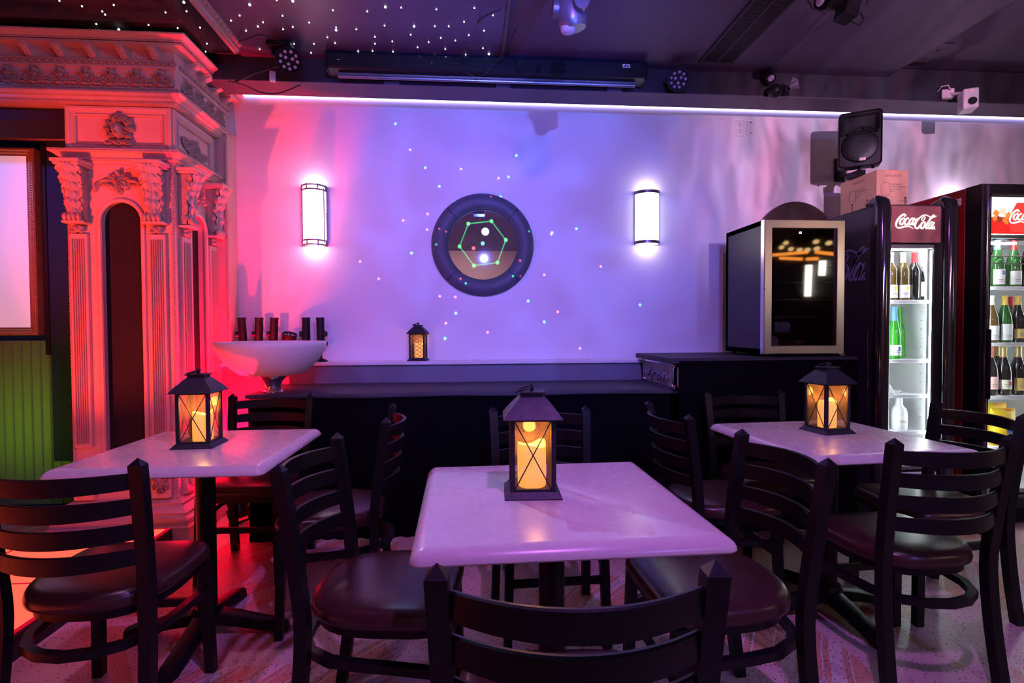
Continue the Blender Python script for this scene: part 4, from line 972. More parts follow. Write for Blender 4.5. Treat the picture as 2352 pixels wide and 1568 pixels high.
mb.add([(-.125, -.1115, .395), (.125, -.1115, .395), (.125, -.1115, .27), (-.125, -.1115, .25), (-.04, -.075, .34), (.04, -.075, .34), (.03, -.075, .30), (-.03, -.075, .30)], [(0, 1, 5, 4), (1, 2, 6, 5), (2, 3, 7, 6), (3, 0, 4, 7), (4, 5, 6, 7)])
mb.build('horn', K['fridge_black'], spk, 20)
N = 40
mb = MB().rings([[(.118*s*cos(2*pi*k/N), y, .155+.118*s*sin(2*pi*k/N)) for k in range(N)] for s, y in ((1.03, -.108), (1.02, -.118), (.95, -.122), (.5, -.126), (.02, -.127))], False, True); mb.build('grille', K['fridge_black'], spk, 60)
mb = MB().tube([(-.115, -.114, .25), (-.06, -.117, .288), (0, -.118, .298), (.06, -.117, .288), (.115, -.114, .25)], .007, 8); mb.build('port_lip', K['metal_black2'], spk)
for sx in (-1, 1): MB().tube([(sx*.02, -.121, .277), (sx*.05, -.121, .272), (sx*.085, -.120, .252)], .009, 8).build('port', K['felt'], spk)
MB().box((.015, -.127, .050), (.042, .004, .022), .001).build('badge', mat('badge', (.75, .55, .56), .4), spk, 0)
for x in (-.09, .0, .09): MB().cyl((x, -.05, -.010), (x, -.05, .002), .012, n=10).build('rubber_foot', K['metal_black'], spk)
Mb = Matrix.Rotation(radians(32), 4, 'Z')
MB().box((-.02, .0, -.040), (.06, .14, .05), .004, Mb).bar(Mb @ Vector((-.01, .04, -.03)), Mb @ Vector((.19, .47, .10)), .05, .03).box((.19, .478, .14), (.10, .012, .2), .003, Mb).build('wall_bracket', K['metal_black2'], spk, 20)

# ------------------------------------------------------------------ fixtures under the ceiling
ps = thing('projection_screen', 'long black roller projection screen housing fixed under the soffit', 'projector screen', (.143, 3.43, 2.74))
MB().rings([[(x, y, z) for y, z in ((-.055, .05), (-.062, .06), (-.062, .135), (-.05, .148), (.055, .148), (.062, .135), (.062, .05), (.05, .04), (-.02, .04))] for x in (-.985, .985)]).build('housing', K['metal_black2'], ps, 20)
MB().tube([(-.93, -.015, .018), (.93, -.015, .018)], .011, 10).box((0, -.015, .030), (1.86, .006, .03)).build('bottom_bar', mat('satin_bar', (.30, .29, .31), .3, .7), ps, 30)
for sx in (-1, 1): MB().box((sx*.99, 0, .094), (.012, .13, .115), .003).build('end_cap', K['fridge_black'], ps, 0)
MB().box((0, -.0625, .135), (1.96, .004, .005)).box((0, -.0635, .095), (1.96, .003, .004)).build('ridge', K['black_chrome'], ps, 0)
g = MB().box((.86, -.0645, .118), (.048, .002, .022), .0005).build('logo_plate', K['white_plastic'], ps, 0)
MB().prism([(-.018, -.007), (-.006, -.007), (.004, .007), (-.008, .007)], 0, .001, Matrix.Translation((.86, -.0662, .118)) @ Matrix.Rotation(pi/2, 4, 'X')).prism([(.001, -.007), (.013, -.007), (.019, .003), (.007, .003)], 0, .001, Matrix.Translation((.86, -.0662, .118)) @ Matrix.Rotation(pi/2, 4, 'X')).build('logo_mark', K['ink'], ps, 0)
for px in (900, 1155, 1410):
    p = ony(px, 192+(px-900)*.028, 3.49); tag(MB().box((0, 0, 0), (.095, .03, .028), .003).build('wood_block', K['soffit_trim'], None, 0, (p.x, 3.487, p.z-.004)), {900: 'small grey block on the soffit face, under the screen housing end nearest the pier', 1155: 'small grey block on the soffit face, under the middle of the screen housing', 1410: 'small grey block on the soffit face, under the screen housing end with the logo'}[px], 'block', 'blocks on the soffit face')
pl_ = Vector((-1.035, 3.27, 2.775))
def aim(v): return Vector(v).to_track_quat('Z', 'Y').to_euler()
par_can('par_light', 'black round stage light with twelve lenses beside the projection screen end, near the pier', pl_, aim((.35, -.75, -.62)), .070, .15)
pc = [o for o in C.objects if o.name == 'par_light'][0]
o = MB().box((0, 0, 0), (.14, .12, .03), .004).bar((0, 0, -.01), (.04, -.02, -.08), .03, .02).build('mount_plate', K['metal_black2'], pc, 20, (-1.10, 3.34, CZ-.03)); o.matrix_parent_inverse = (Matrix.Translation(pc.location) @ pc.rotation_euler.to_matrix().to_4x4()).inverted()
par_can('par_light', 'black round stage light with twelve lenses past the far end of the projection screen', Vector((1.345, 3.38, 2.79)), aim((-.30, -.85, -.45)), .066, .075)
# moving head
mh = thing('moving_head_light', 'silver moving head light hanging from the ceiling', 'stage light', (.478, 2.40, CZ-.035))
sil = mat('silver_paint', (.20, .20, .25), .35, .5, var=.08)
MB().box((0, .0, -.022), (.26, .22, .114), .012).build('base', sil, mh, 30)
MB().rings([[(.035*cos(2*pi*k/20)+.02, -.05+dy, -.24+.045*sin(2*pi*k/20)) for k in range(20)] for dy in (-.018, .018)]).box((.02, -.05, -.15), (.066, .034, .18), .006).build('arm', sil, mh, 30)
MB().tube([(-.07, .02, -.13), (-.085, .02, -.24)], .012, 8).cyl((-.095, .02, -.24), (-.070, .02, -.24), .035, n=20).build('arm', sil, mh, 30)
hd = MB(); prof3 = [(0, .075), (.045, .075), (.062, .055), (.068, .02), (.068, -.03), (.060, -.06), (.050, -.072), (0, -.072)]
hd.lathe(prof3, 28, Matrix.Translation((-.01, .02, -.255)) @ Matrix.Rotation(radians(-14), 4, 'Y') @ Matrix.Diagonal((1, .85, 1, 1))); hd.build('head', sil, mh, 35)
MB().ball((0, 0, 0), (.034, .034, .024), 20, 8, Matrix.Translation((-.026, .02, -.326))).build('lens', K['lens'], mh, 60)
MB().tube([(-.13, .02, -.02), (-.20, .0, -.09), (-.17, -.02, -.17), (-.09, .0, -.2)], .004, 6).build('cable', mat('yellow_cable', (.25, .18, .03), .5), mh)
MB().box((-.25, .03, -.02), (.28, .06, .03), .004).build('mount_rail', sil, mh, 20)
sl = thing('small_ceiling_spot', 'small dark lamp clamped to the ceiling beside the moving head light', 'stage light', (.72, 2.42, CZ))
MB().lathe([(0, -.09), (.028, -.09), (.035, -.03), (.03, .0), (0, 0)], 18, Matrix.Rotation(radians(60), 4, 'Y') @ Matrix.Translation((.0, 0, -.01))).build('can', K['metal_black2'], sl, 30)
MB().box((0, 0, -.006), (.06, .04, .012), .002).build('clamp', K['metal_black2'], sl, 0)
# spot cluster next to the grille
cl = thing('twin_spot_cluster', 'pair of black spotlights with looped cables next to the ceiling grille', 'stage light', (1.83, 2.55, CZ))
MB().box((0, 0, -.012), (.20, .07, .024), .004).build('rail', K['metal_black2'], cl, 0)
MB().lathe([(0, -.12), (.04, -.12), (.045, -.02), (.048, 0), (.040, 0), (.038, -.01), (0, -.012)], 24, Matrix.Translation((-.10, -.02, -.11)) @ Matrix.Rotation(radians(-100), 4, 'Y') @ Matrix.Rotation(radians(20), 4, 'X')).build('spot_can', K['metal_black2'], cl, 30)
MB().ball((0, 0, 0), (.012, .034, .034), 16, 8, Matrix.Translation((-.115, -.025, -.108))).build('spot_lens', K['lens'], cl, 60)
MB().box((.075, 0, -.12), (.075, .09, .11), .006, Matrix.Rotation(radians(14), 4, 'Y')).build('projector_box', K['metal_black2'], cl, 20)
MB().bar((0, 0, -.02), (-.03, 0, -.10), .012, .02).bar((.07, 0, -.02), (.085, 0, -.08), .012, .02).build('yoke', K['metal_black2'], cl, 20)
MB().box((.03, -.05, -.135), (.06, .004, .014), .001, Matrix.Rotation(radians(-35), 4, 'Y')).build('label_strip', K['white_plastic'], cl, 0)
for pts in ([(-.16, 0, -.03), (-.175, -.01, -.10), (-.15, -.015, -.15), (-.10, -.01, -.16), (-.07, 0, -.13)], [(.05, -.01, -.16), (.05, -.02, -.21), (.09, -.02, -.225), (.12, -.01, -.19), (.11, 0, -.15)], [(.12, 0, -.02), (.16, 0, -.06), (.14, 0, -.11)]):
    MB().tube(pts, .004, 6).build('cable', K['cable'], cl)
# pin spots on the soffit
pn = thing('pin_spot', 'small black pin spot clipped under the soffit', 'stage light', (1.985, 3.42, 2.84))
MB().lathe([(0, -.07), (.018, -.07), (.03, -.02), (.034, 0), (.028, 0), (.026, -.008), (0, -.01)], 20, Euler(aim((-.35, -.7, -.5))).to_matrix().to_4x4()).build('can', K['metal_black2'], pn, 30)
MB().ball((-.002, -.006, -.003), .022, 12, 8).build('lens', K['lens'], pn, 60)
MB().box((.0, .04, .045), (.05, .06, .04), .004).build('clip', K['metal_black2'], pn, 0)
b2 = thing('barn_door_spot', 'small dark lamp with a flared shade on the soffit face, beside the pin spot', 'stage light', (2.07, 3.40, 2.76))
MB().ball((-.05, .03, 0), (.045, .05, .045), 14, 8).build('body', K['metal_black2'], b2, 60)
MB().rings([[(.005+s*.0, -.03, s*.02), (.03+s, -.04, -.03*s*10), (.06, -.045, s), (.03, -.04, s*1.4)] for s in (.03, .045)]).lathe([(.02, 0), (.034, .05), (.030, .05)], 10, Matrix.Translation((.01, -.02, .0)) @ Matrix.Rotation(radians(65), 4, 'Y')).build('shade', K['soffit_trim'], b2, 30)
# white box camera
wc = thing('white_box_camera', 'white box shaped camera on a bracket under the soffit above the fridges', 'camera', (3.29, 3.33, 2.625), radians(-28))
MB().box((0, 0, .065), (.082, .115, .130), .006).build('body', K['white_plastic'], wc, 20)
MB().cyl((.006, -.064, .045), (.006, -.055, .045), .024, n=22).build('lens', K['black_chrome'], wc, 30)
MB().cyl((.004, -.060, .112), (.004, -.055, .112), .005, n=10).build('indicator_light', emit('red_led', (1, .08, .06), 3), wc)
MB().bar((0, .03, .13), (-.06, .12, .17), .02, .016).box((-.075, .14, .175), (.07, .06, .06), .004).build('bracket', K['white_plastic'], wc, 20)
MB().tube([(-.06, .11, .19), (-.09, .06, .21), (-.12, .08, .215), (-.13, .13, .20)], .004, 6).build('cable', K['white_plastic'], wc)
wx = thing('white_junction_box', 'small white box hanging from cables beside the stage light near the pier', 'junction box', tuple(ony(626, 176, 3.40)+Vector((0, 0, -.03))), radians(20))
MB().box((0, 0, .03), (.035, .03, .06), .004).build('body', K['white_plastic'], wx, 20)
MB().tube([(0, 0, .06), (.01, .02, .10), (.03, .05, .135)], .003, 6).build('lead', K['cable'], wx)
def cable(label, pts, r=.004, m='cable'):
    Q = [Vector(p) for p in pts]; out = []
    for i in range(len(Q)-1):
        p0, p1, p2, p3 = Q[max(0, i-1)], Q[i], Q[i+1], Q[min(len(Q)-1, i+2)]
        for k in range(6):
            t = k/6; out.append(.5*((2*p1)+(p2-p0)*t+(2*p0-5*p1+4*p2-p3)*t*t+(3*p1-p0-3*p2+p3)*t**3))
    out.append(Q[-1])
    c = sum(out, Vector())/len(out)
    return tag(MB().tube([q-c for q in out], r, 6).build('power_cable', K[m], None, 60, c), label, 'cable')
cable('thin black cable drooping across the star ceiling to the stage light near the pier', [onz(545, 96, CZ-.02), onz(565, 90, CZ-.05), onz(600, 80, CZ-.05), onz(640, 95, CZ-.05), ony(668, 112, 3.33)])
cable('black cable hanging from the star ceiling edge over the projection screen', [onz(1150, 22, CZ-.02), onz(1110, 40, CZ-.04), ony(1085, 75, 3.2), ony(1065, 120, 3.3), ony(1057, 150, 3.36), ony(1080, 172, 3.36), ony(1110, 172, 3.36), ony(1150, 130, 3.3), ony(1200, 40, 3.0)], .0035)
cable('dark cable sagging below the soffit beside the pier', [ony(525, 186, 3.36), ony(560, 195, 3.42), ony(600, 212, 3.46), ony(640, 214, 3.46), ony(690, 195, 3.42)], .004)
cable('cable bundle running from the pier to the stage light', [ony(540, 188, 3.36), ony(575, 172, 3.36), ony(610, 160, 3.38), ony(650, 146, 3.36)], .007)
# air grilles
gr = thing('ceiling_grille', 'long black perforated air grille in the ceiling', 'air grille', (1.60, 2.3, CZ))
gx0, gx1, gy0, gy1 = -.12, .09, -1.6, 1.06
MB().box(((gx0+gx1)/2, (gy0+gy1)/2, -.004), (gx1-gx0, gy1-gy0, .008)).build('backing', K['felt'], gr, 0)
mb = MB()
for y in (gy0, gy1): mb.box(((gx0+gx1)/2, y, -.008), (gx1-gx0+.02, .014, .016))
for x in (gx0, gx1, (gx0+gx1)/2): mb.box((x, (gy0+gy1)/2, -.008), (.014, gy1-gy0, .016))
mb.build('frame', K['soffit'], gr, 0)
mb = MB(); n_ = int((gy1-gy0)/.0115)
for i in range(n_): mb.box(((gx0+gx1)/2, gy0+.0115*i, -.012), (gx1-gx0, .0045, .004))
for i in range(18): mb.box((gx0+.0118*i, (gy0+gy1)/2, -.0115), (.0045, gy1-gy0, .004))
g_ = mb.build('mesh', K['metal_black2'], gr, 0); g_['kind'] = 'stuff'
vt = thing('ceiling_vent', 'small flat purple vent plate on the higher ceiling past the step', 'air vent', tuple(onz(2140, 120, CZ+.068)))
MB().box((0, 0, -.006), (.12, .22, .012), .003).build('plate', K['ceiling'], vt, 0)
for k in range(2): MB().box((0, -.05+.1*k, -.014), (.02, .012, .006), .001).build('slot', K['soffit'], vt, 0)
# red uplight on the floor, and the projector that throws the laser dots
par_can('floor_uplight', 'black can uplight on the floor between the pier and the counter', (-1.45, 3.46, .13), aim((-.3, .3, 1)), .055, .10, 12)
lz = thing('laser_projector', 'small black laser projector on the ceiling', 'projector', (LASER_AT.x, LASER_AT.y-.13, CZ))
MB().box((0, 0, -.13), (.16, .18, .10), .006).bar((0, 0, -.09), (0, 0, 0), .05, .02).build('body', K['metal_black2'], lz, 20)
# ------------------------------------------------------------------ script lettering drawn as pen strokes
def catmull(P, k=8):
    Q = [Vector((*p, 0)) for p in P]; out = []
    for i in range(len(Q)-1):
        a, b, c, d = Q[max(0, i-1)], Q[i], Q[i+1], Q[min(len(Q)-1, i+2)]
        for j in range(k):
            t = j/k; out.append(.5*((2*b)+(c-a)*t+(2*a-5*b+4*c-d)*t*t+(3*b-a-3*c+d)*t**3))
    out.append(Q[-1]); return out
COLA = [  # traced in a 1400 wide box
    ([(640, 420), (690, 385), (650, 345), (560, 385), (450, 490), (385, 610), (375, 710), (430, 775), (540, 770), (660, 738), (760, 725), (850, 745), (950, 800)], 62, 26),
    ([(620, 470), (540, 520), (500, 610), (530, 670), (600, 640), (660, 540), (640, 475), (590, 480)], 60, 34),
    ([(800, 500), (770, 465), (700, 520), (660, 610), (690, 670), (760, 655), (830, 590)], 56, 34),
    ([(960, 510), (930, 470), (860, 520), (810, 610), (830, 670), (890, 640), (970, 530)], 52, 34),
    ([(1010, 455), (950, 560), (905, 660), (960, 670), (1020, 600)], 48, 28),
    ([(1020, 560), (1075, 495), (1120, 500)], 40, 30),
    ([(1120, 500), (1230, 400), (1330, 368), (1420, 372), (1520, 420), (1620, 440), (1745, 385)], 34, 24),
    ([(1180, 440), (1080, 540), (1020, 660), (1030, 760), (1090, 790), (1170, 730), (1215, 650)], 64, 34),
    ([(1330, 400), (1350, 450), (1300, 530), (1245, 525), (1250, 460), (1310, 410)], 26, 20),
    ([(1310, 580), (1240, 640), (1215, 740), (1240, 795), (1310, 750), (1360, 650), (1330, 580), (1280, 600)], 56, 32),
    ([(1380, 690), (1480, 560), (1590, 440), (1670, 385), (1640, 370), (1560, 440), (1450, 620), (1385, 740), (1400, 795), (1450, 770)], 48, 30),
    ([(1640, 600), (1590, 580), (1520, 650), (1470, 740), (1490, 795), (1550, 760), (1640, 620)], 52, 32),
    ([(1680, 580), (1610, 690), (1570, 780), (1620, 795), (1690, 710)], 48, 26),
    ([(1700, 800), (1690, 815), (1675, 805), (1688, 790), (1702, 800)], 14, 12)]
def script_logo(width, depth, m, strokes=COLA):
    s = width/1400; mb = MB(); pen = radians(55)
    for P, wmax, wmin in strokes:
        pts = catmull([((x-1040)*s, (580-y)*s) for x, y in P]); N = len(pts); rg = []
        for i, p in enumerate(pts):
            t = (pts[min(N-1, i+1)]-pts[max(0, i-1)]); l = t.length or 1; t /= l; nrm = Vector((-t.y, t.x, 0))
            w = (wmin+(wmax-wmin)*abs(sin(atan2(t.y, t.x)-pen+pi/2)))*s/2*min(1, .35+6*min(i, N-1-i)/N)
            a, b = p+nrm*w, p-nrm*w
            rg.append([(a.x, a.y, 0), (b.x, b.y, 0), (b.x, b.y, depth), (a.x, a.y, depth)])
        mb.rings(rg)
    return mb.mesh('logo', m, 0)
K['logo_lit'] = mat('logo_white', (.95, .93, .85), .4, emis=(1, .92, .72), es=1.1)
K['logo_white'] = mat('logo_paint', (.82, .80, .78), .4)

# ------------------------------------------------------------------ bottles
BP = dict(
    wine=[(0, 0), (.034, 0), (.037, .004), (.037, .185), (.035, .20), (.026, .22), (.0165, .237), (.0145, .25), (.0145, .292), (.0155, .294), (.0155, .302), (.012, .303), (0, .303)],
    burg=[(0, 0), (.037, 0), (.040, .004), (.040, .14), (.036, .17), (.026, .205), (.018, .235), (.0145, .255), (.0145, .290), (.0155, .292), (.0155, .30), (0, .30)],
    hock=[(0, 0), (.034, 0), (.037, .004), (.037, .13), (.034, .165), (.026, .21), (.018, .25), (.0145, .28), (.0145, .318), (.0155, .32), (.0155, .328), (0, .328)],
    champ=[(0, 0), (.038, 0), (.043, .005), (.043, .14), (.039, .175), (.028, .215), (.018, .245), (.0155, .275), (.0175, .285), (.0175, .30), (.014, .312), (0, .313)],
    milk=[(0, 0), (.042, 0), (.045, .006), (.045, .10), (.040, .13), (.02, .155), (.018, .20), (.022, .205), (.022, .225), (0, .226)])
cache = {}
def bottle(label, loc, kind, glass, capm, labm, lz=(.045, .12), capz=.24, rz=0, grp=None, foil=None, rot=None, accent=None):
    t = thing('wine_bottle' if kind != 'milk' else 'plastic_bottle', label, 'bottle', loc, rz, grp, rot=rot)
    prof = BP[kind]; H = prof[-1][1]
    def me(key, fn):
        if key not in cache: cache[key] = fn()
        return cache[key]
    link('body', me((kind, glass), lambda: MB().lathe(prof, 20).mesh('body', K[glass], 50)), t)
    cp = [(r+.0007, z) for r, z in prof if z >= capz]; r0 = [r for r, z in prof if z <= capz][-1]
    cp = [(min(r0, cp[0][0]+.002)+.0008, capz)]+cp
    link('capsule', me((kind, capm, capz, 'c'), lambda: MB().lathe(cp, 18).mesh('capsule', K[capm], 50)), t)
    if labm:
        R = max(r for r, z in prof)+.0006
        link('label', me((kind, labm, lz, 'l'), lambda: MB().lathe([(R, lz[0]), (R, lz[1])], 18, None, radians(-160), radians(-20)).mesh('label', K[labm], 60)), t)
        if accent: link('emblem', me((kind, accent, 'e'), lambda: MB().lathe([(R+.0006, lz[1]-.035), (R+.0006, lz[1]-.010)], 8, None, radians(-95), radians(-62)).mesh('emblem', K[accent], 60)), t)
        link('label_text', me((kind, lz, 't'), lambda: MB().lathe([(R+.0005, lz[0]+.018), (R+.0005, lz[0]+.021)], 8, None, radians(-120), radians(-60)).lathe([(R+.0005, lz[0]+.028), (R+.0005, lz[0]+.032)], 8, None, radians(-125), radians(-75)).mesh('label_text', K['grey_ink'], 60)), t)
    return t

# ------------------------------------------------------------------ wine cooler
wcx0, wcx1, wcy0, wcy1, wz0, wz1 = 1.768, 2.278, 3.10, 3.58, 1.045, 1.852
wcl = thing('wine_cooler', 'steel framed wine cooler with smoked glass door on the tall counter', 'wine cooler', ((wcx0+wcx1)/2, (wcy0+wcy1)/2, 1.028))
cx = (wcx0+wcx1)/2; W2 = wcx1-wcx0; mb = MB(); T = .03
for (x, y, z, sx, sy, sz) in ((wcx0+T/2, 3.36, (wz0+wz1)/2, T, .44, wz1-wz0), (wcx1-T/2, 3.36, (wz0+wz1)/2, T, .44, wz1-wz0), (cx, 3.36, wz1-T/2, W2, .44, T), (cx, 3.36, wz0+T/2, W2, .44, T), (cx, wcy1-T/2, (wz0+wz1)/2, W2, T, wz1-wz0)): mb.box((x, y, z), (sx, sy, sz))
wbuild(mb, 'cabinet', mat('cooler_black', (.028, .026, .034), .4, var=.08), wcl, 0)
dr = MB(); yy = 3.115
fr_ = lambda a, b, d: (a, yy+d, b)
frame(dr, fr_, wcx0, wcx1, wz0, wz1, [(0, -.025), (0, .012), (.003, .015), (.047, .015), (.050, .012), (.050, -.02)])
door = wbuild(dr, 'door', K['steel'], wcl, 20)
def sub(mb, name, m, par, root, smooth=30):
    o = mb.build(name, m, par, smooth); o.location = -Vector(root.location)-Vector(par.location); return o
sub(MB().box((cx, yy+.004, (wz0+wz1)/2), (W2-.098, .004, wz1-wz0-.098)), 'door_glass', K['smoked'], door, wcl, 0)
tm = text_mesh('62', .018, emit('display_digit', (.75, .95, 1), 3)); o = link('display', tm, door, Vector((cx-.02, yy+.001, wz1-.075))-Vector(wcl.location)-Vector(door.location), FACE)
for k in range(6):
    mb = MB(); z = wz0+.12+.105*k
    for i in range(10): mb.tube([(wcx0+.04+i*.0478, 3.15, z), (wcx0+.04+i*.0478, 3.52, z)], .003, 6)
    mb.tube([(wcx0+.035, 3.15, z), (wcx1-.035, 3.15, z)], .004, 6); wbuild(mb, 'rack', K['chrome'], wcl)
for x in (wcx0+.04, wcx1-.04):
    for y in (3.14, 3.54): wbuild(MB().cyl((x, y, 1.0285), (x, y, 1.046), .014, n=14), 'foot', K['metal_black'], wcl)
wbuild(MB().box((wcx1-.02, 3.10, wz0-.006), (.03, .03, .012), .002), 'hinge', K['chrome'], wcl, 0)
bottle('dark wine bottle with pale label lying on a cooler rack', (cx-.165, 3.22, wz0+.162), 'wine', 'bottle_dark', 'cap_black', 'paper', (.03, .13), rot=(0, pi/2, radians(0)))
bottle('dusty wine bottle lying on the lowest cooler rack', (cx-.235, 3.22, wz0+.0685), 'burg', 'bottle_amber', 'cap_rose', 'lab_cream', (.03, .12), rot=(0, pi/2, 0))
# round dark table leaf leaning behind the cooler
dk = ony(1848, 461, 3.80); DR = .30
tag(MB().lathe([(0, -.012), (DR-.004, -.012), (DR, -.008), (DR, .008), (DR-.004, .012), (0, .012)], 64).build('round_board', mat('dark_brown_board', (.05, .028, .024), .45, var=.15), None, 40, (dk.x-.05, 3.80, dk.z-DR), (radians(84), 0, 0)), 'round dark brown board leaning on the wall behind the wine cooler', 'board')

# ------------------------------------------------------------------ glass door fridges
def fridge_box(root, x0, x1, y0, y1, z0, z1, t, side_m, inner_m, front_open):
    """carcass of four walls and a back round an open cavity"""
    fx0, fx1, fz0, fz1 = front_open; ym = (y0+y1)/2; D = y1-y0
    def walls(i):
        mb = MB()
        mb.box(((x0+fx0)/2, ym, (z0+z1)/2), (fx0-x0-i*2, D-i*2, z1-z0-i*2)) if not i else None
        return mb
    wbuild(MB().box(((x0+fx0)/2, ym, (z0+z1)/2), (fx0-x0, D, z1-z0), .006), 'side_panel', side_m, root, 20)
    wbuild(MB().box(((x1+fx1)/2, ym, (z0+z1)/2), (x1-fx1, D, z1-z0), .006), 'side_panel', side_m, root, 20)
    wbuild(MB().box(((fx0+fx1)/2, ym, (fz1+z1)/2), (fx1-fx0, D, z1-fz1)), 'top_box', K['fridge_black'], root, 0)
    wbuild(MB().box(((fx0+fx1)/2, ym, (fz0+z0)/2), (fx1-fx0, D, fz0-z0)), 'base_box', K['fridge_black'], root, 0)
    wbuild(MB().box(((fx0+fx1)/2, y1-.02, (z0+z1)/2), (fx1-fx0, .04, z1-z0)), 'back_panel', K['fridge_black'], root, 0)
    e = .002
    wbuild(MB().box((fx0+e, ym+.02, (fz0+fz1)/2), (.004, D-.1, fz1-fz0)).box((fx1-e, ym+.02, (fz0+fz1)/2), (.004, D-.1, fz1-fz0)).box(((fx0+fx1)/2, y1-.045, (fz0+fz1)/2), (fx1-fx0, .004, fz1-fz0)).box(((fx0+fx1)/2, ym+.02, fz1-e), (fx1-fx0, D-.1, .004)).box(((fx0+fx1)/2, ym+.02, fz0+e), (fx1-fx0, D-.1, .004)), 'liner', inner_m, root, 0)
def shelf(root, x0, x1, y0, y1, z):
    mb = MB(); n = int((x1-x0)/.02)
    mb.box(((x0+x1)/2, y0, z-.006), (x1-x0, .008, .022), .002).box(((x0+x1)/2, y1, z-.004), (x1-x0, .006, .008))
    for i in range(n+1): mb.box((x0+(x1-x0)*i/n, (y0+y1)/2, z-.003), (.004, y1-y0, .006))
    wbuild(mb, 'shelf', K['white_plastic'], root, 0)
# slim fridge
sx0, sx1, sy0, sy1, sz1 = 2.432, 2.930, 3.05, 3.69, 1.93
sf = thing('slim_fridge', 'slim black glass door drinks fridge with rounded chrome front edges and red header sign', 'fridge', ((sx0+sx1)/2, 3.37, 0))
ox0, ox1, oz0, oz1 = 2.515, 2.80, .36, 1.70
fridge_box(sf, sx0, sx1, sy0, sy1, .04, sz1, .05, K['fridge_purple'], K['white_inner'], (ox0, ox1+.03, oz0, oz1))
for x, r in ((sx0+.035, .045), (sx1-.035, .045)):
    pts = [(x, sy0-.01, .04), (x, sy0-.01, 1.0), (x, sy0-.01, sz1-.02), (x, sy0-.004, sz1+.012), (x, sy0+.02, sz1+.028), (x, sy0+.10, sz1+.026)]
    wbuild(MB().tube(pts, [r, r, r, r*.98, r*.9, r*.5], 22), 'bullnose_edge', K['black_chrome'], sf, 60)
wbuild(MB().box(((sx0+sx1)/2+.0, 3.36, sz1+.006), (sx1-sx0-.02, .60, .012), .004), 'top_cover', K['fridge_purple'], sf, 20)
wbuild(MB().box((sx1-.095, sy0-.004, 1.0), (.07, .02, 1.78), .004), 'door_edge', K['fridge_black'], sf, 20)
sg = wbuild(MB().box(((ox0+ox1+.03)/2-.005, sy0-.018, (oz1+sz1)/2+.003), (ox1-ox0+.035, .022, sz1-oz1-.012), .004), 'header_sign', mat('sign_brown_red', (.46, .17, .16), .22, .25, var=.1, scale=4), sf, 20)
o = link('sign_lettering', script_logo(.262, .002, K['logo_lit']), sg, Vector((2.662, sy0-.0295, 1.832))-Vector(sf.location)-Vector(sg.location), FACE)
# glass door
dfr = MB(); frame(dfr, lambda a, b, d: (a, sy0+.002+d, b), ox0-.012, ox1+.042, oz0-.02, oz1, [(0, -.01), (0, .010), (.020, .010), (.022, -.01)]); sd_ = wbuild(dfr, 'door_frame', mat('door_gasket', (.20, .21, .21), .35, .3), sf, 20)
sub(MB().box(((ox0+ox1+.03)/2, sy0+.002, (oz0+oz1)/2), (ox1-ox0+.02, .004, oz1-oz0-.02)), 'door_glass', K['glass'], sd_, sf, 0)
for x in (ox0+.008, ox1+.022): wbuild(MB().box((x, sy0+.03, (oz0+oz1)/2), (.010, .012, oz1-oz0-.06)), 'led_strip', K['led_white'], sf, 0)
wbuild(MB().box(((ox0+ox1)/2+.015, sy0+.05, oz1-.02), (.24, .02, .012)), 'led_strip', K['led_white'], sf, 0)
for z in (1.365, 1.003, .785, .56): shelf(sf, ox0+.006, ox1+.02, sy0+.045, sy1-.06, z)
mb = MB()
for i in range(22): mb.cyl((ox1+.022, sy0+.10, .42+i*.055), (ox1+.0265, sy0+.10, .42+i*.055), .004, n=6)
wbuild(mb, 'shelf_track', K['steel'], sf, 0)
gb = wbuild(MB().box(((ox0+ox1+.03)/2, sy0-.012, .245), (.31, .02, .16), .004), 'base_grille', K['white_plastic'], sf, 20)
mb = MB()
for i in range(15): mb.box((ox0+.012+i*.0205, sy0-.0225, .215), (.008, .003, .07))
sub(mb, 'grille_slot', K['ink'], gb, sf, 0)
lg = link('side_lettering', script_logo(.62, .001, mat('side_logo_violet', (.22, .20, .42), .4)), sf, Vector((sx0-.0005, 3.42, 1.60))-Vector(sf.location), (pi/2, 0, -pi/2))
wbuild(MB().tube([(sx0-.012, sy0+.04, .62), (sx0-.014, sy0+.03, .9), (sx0-.012, sy0+.04, 1.18)], .009, 8), 'door_handle', K['black_chrome'], sf)
# its contents
def row(kind, items, y, z):
    for it in items: bottle(it[1], (it[0], y+(it[7] if len(it) > 7 else 0), z+.0005), it[2], it[3], it[4], it[5], *([it[6]] if len(it) > 6 and it[6] else []), accent=(it[8] if len(it) > 8 else None))
X = lambda px, y: ony(px, 700, y).x
row('', [(X(2046, 3.16)-.004, 'wine bottle with cream capsule on the slim fridge top shelf, by the hinge side', 'wine', 'bottle_amber', 'cap_cream', 'paper', (.02, .10), 0, 'yellow'),
         (X(2073, 3.16), 'wine bottle with cream capsule and yellow flower label on the slim fridge top shelf', 'wine', 'bottle_amber', 'cap_cream', 'paper', (.02, .10), 0, 'yellow'),
         (X(2094, 3.16)+.014, 'dark wine bottle with red capsule on the slim fridge top shelf', 'wine', 'bottle_dark', 'cap_red', None, None, 0),
         (X(2117, 3.17)+.013, 'dark wine bottle with plain white label at the end of the slim fridge top shelf', 'burg', 'bottle_dark', 'cap_black', 'paper', (.03, .12), 0),
         (X(2068, 3.28), 'wine bottle with rose capsule behind the front row on the slim fridge top shelf', 'wine', 'bottle_amber', 'cap_rose', 'paper', (.03, .11), .115),
         (X(2100, 3.28), 'wine bottle with gold capsule behind the front row on the slim fridge top shelf', 'wine', 'bottle_green', 'cap_gold', 'paper', (.03, .11), .115)], 3.16, 1.365)
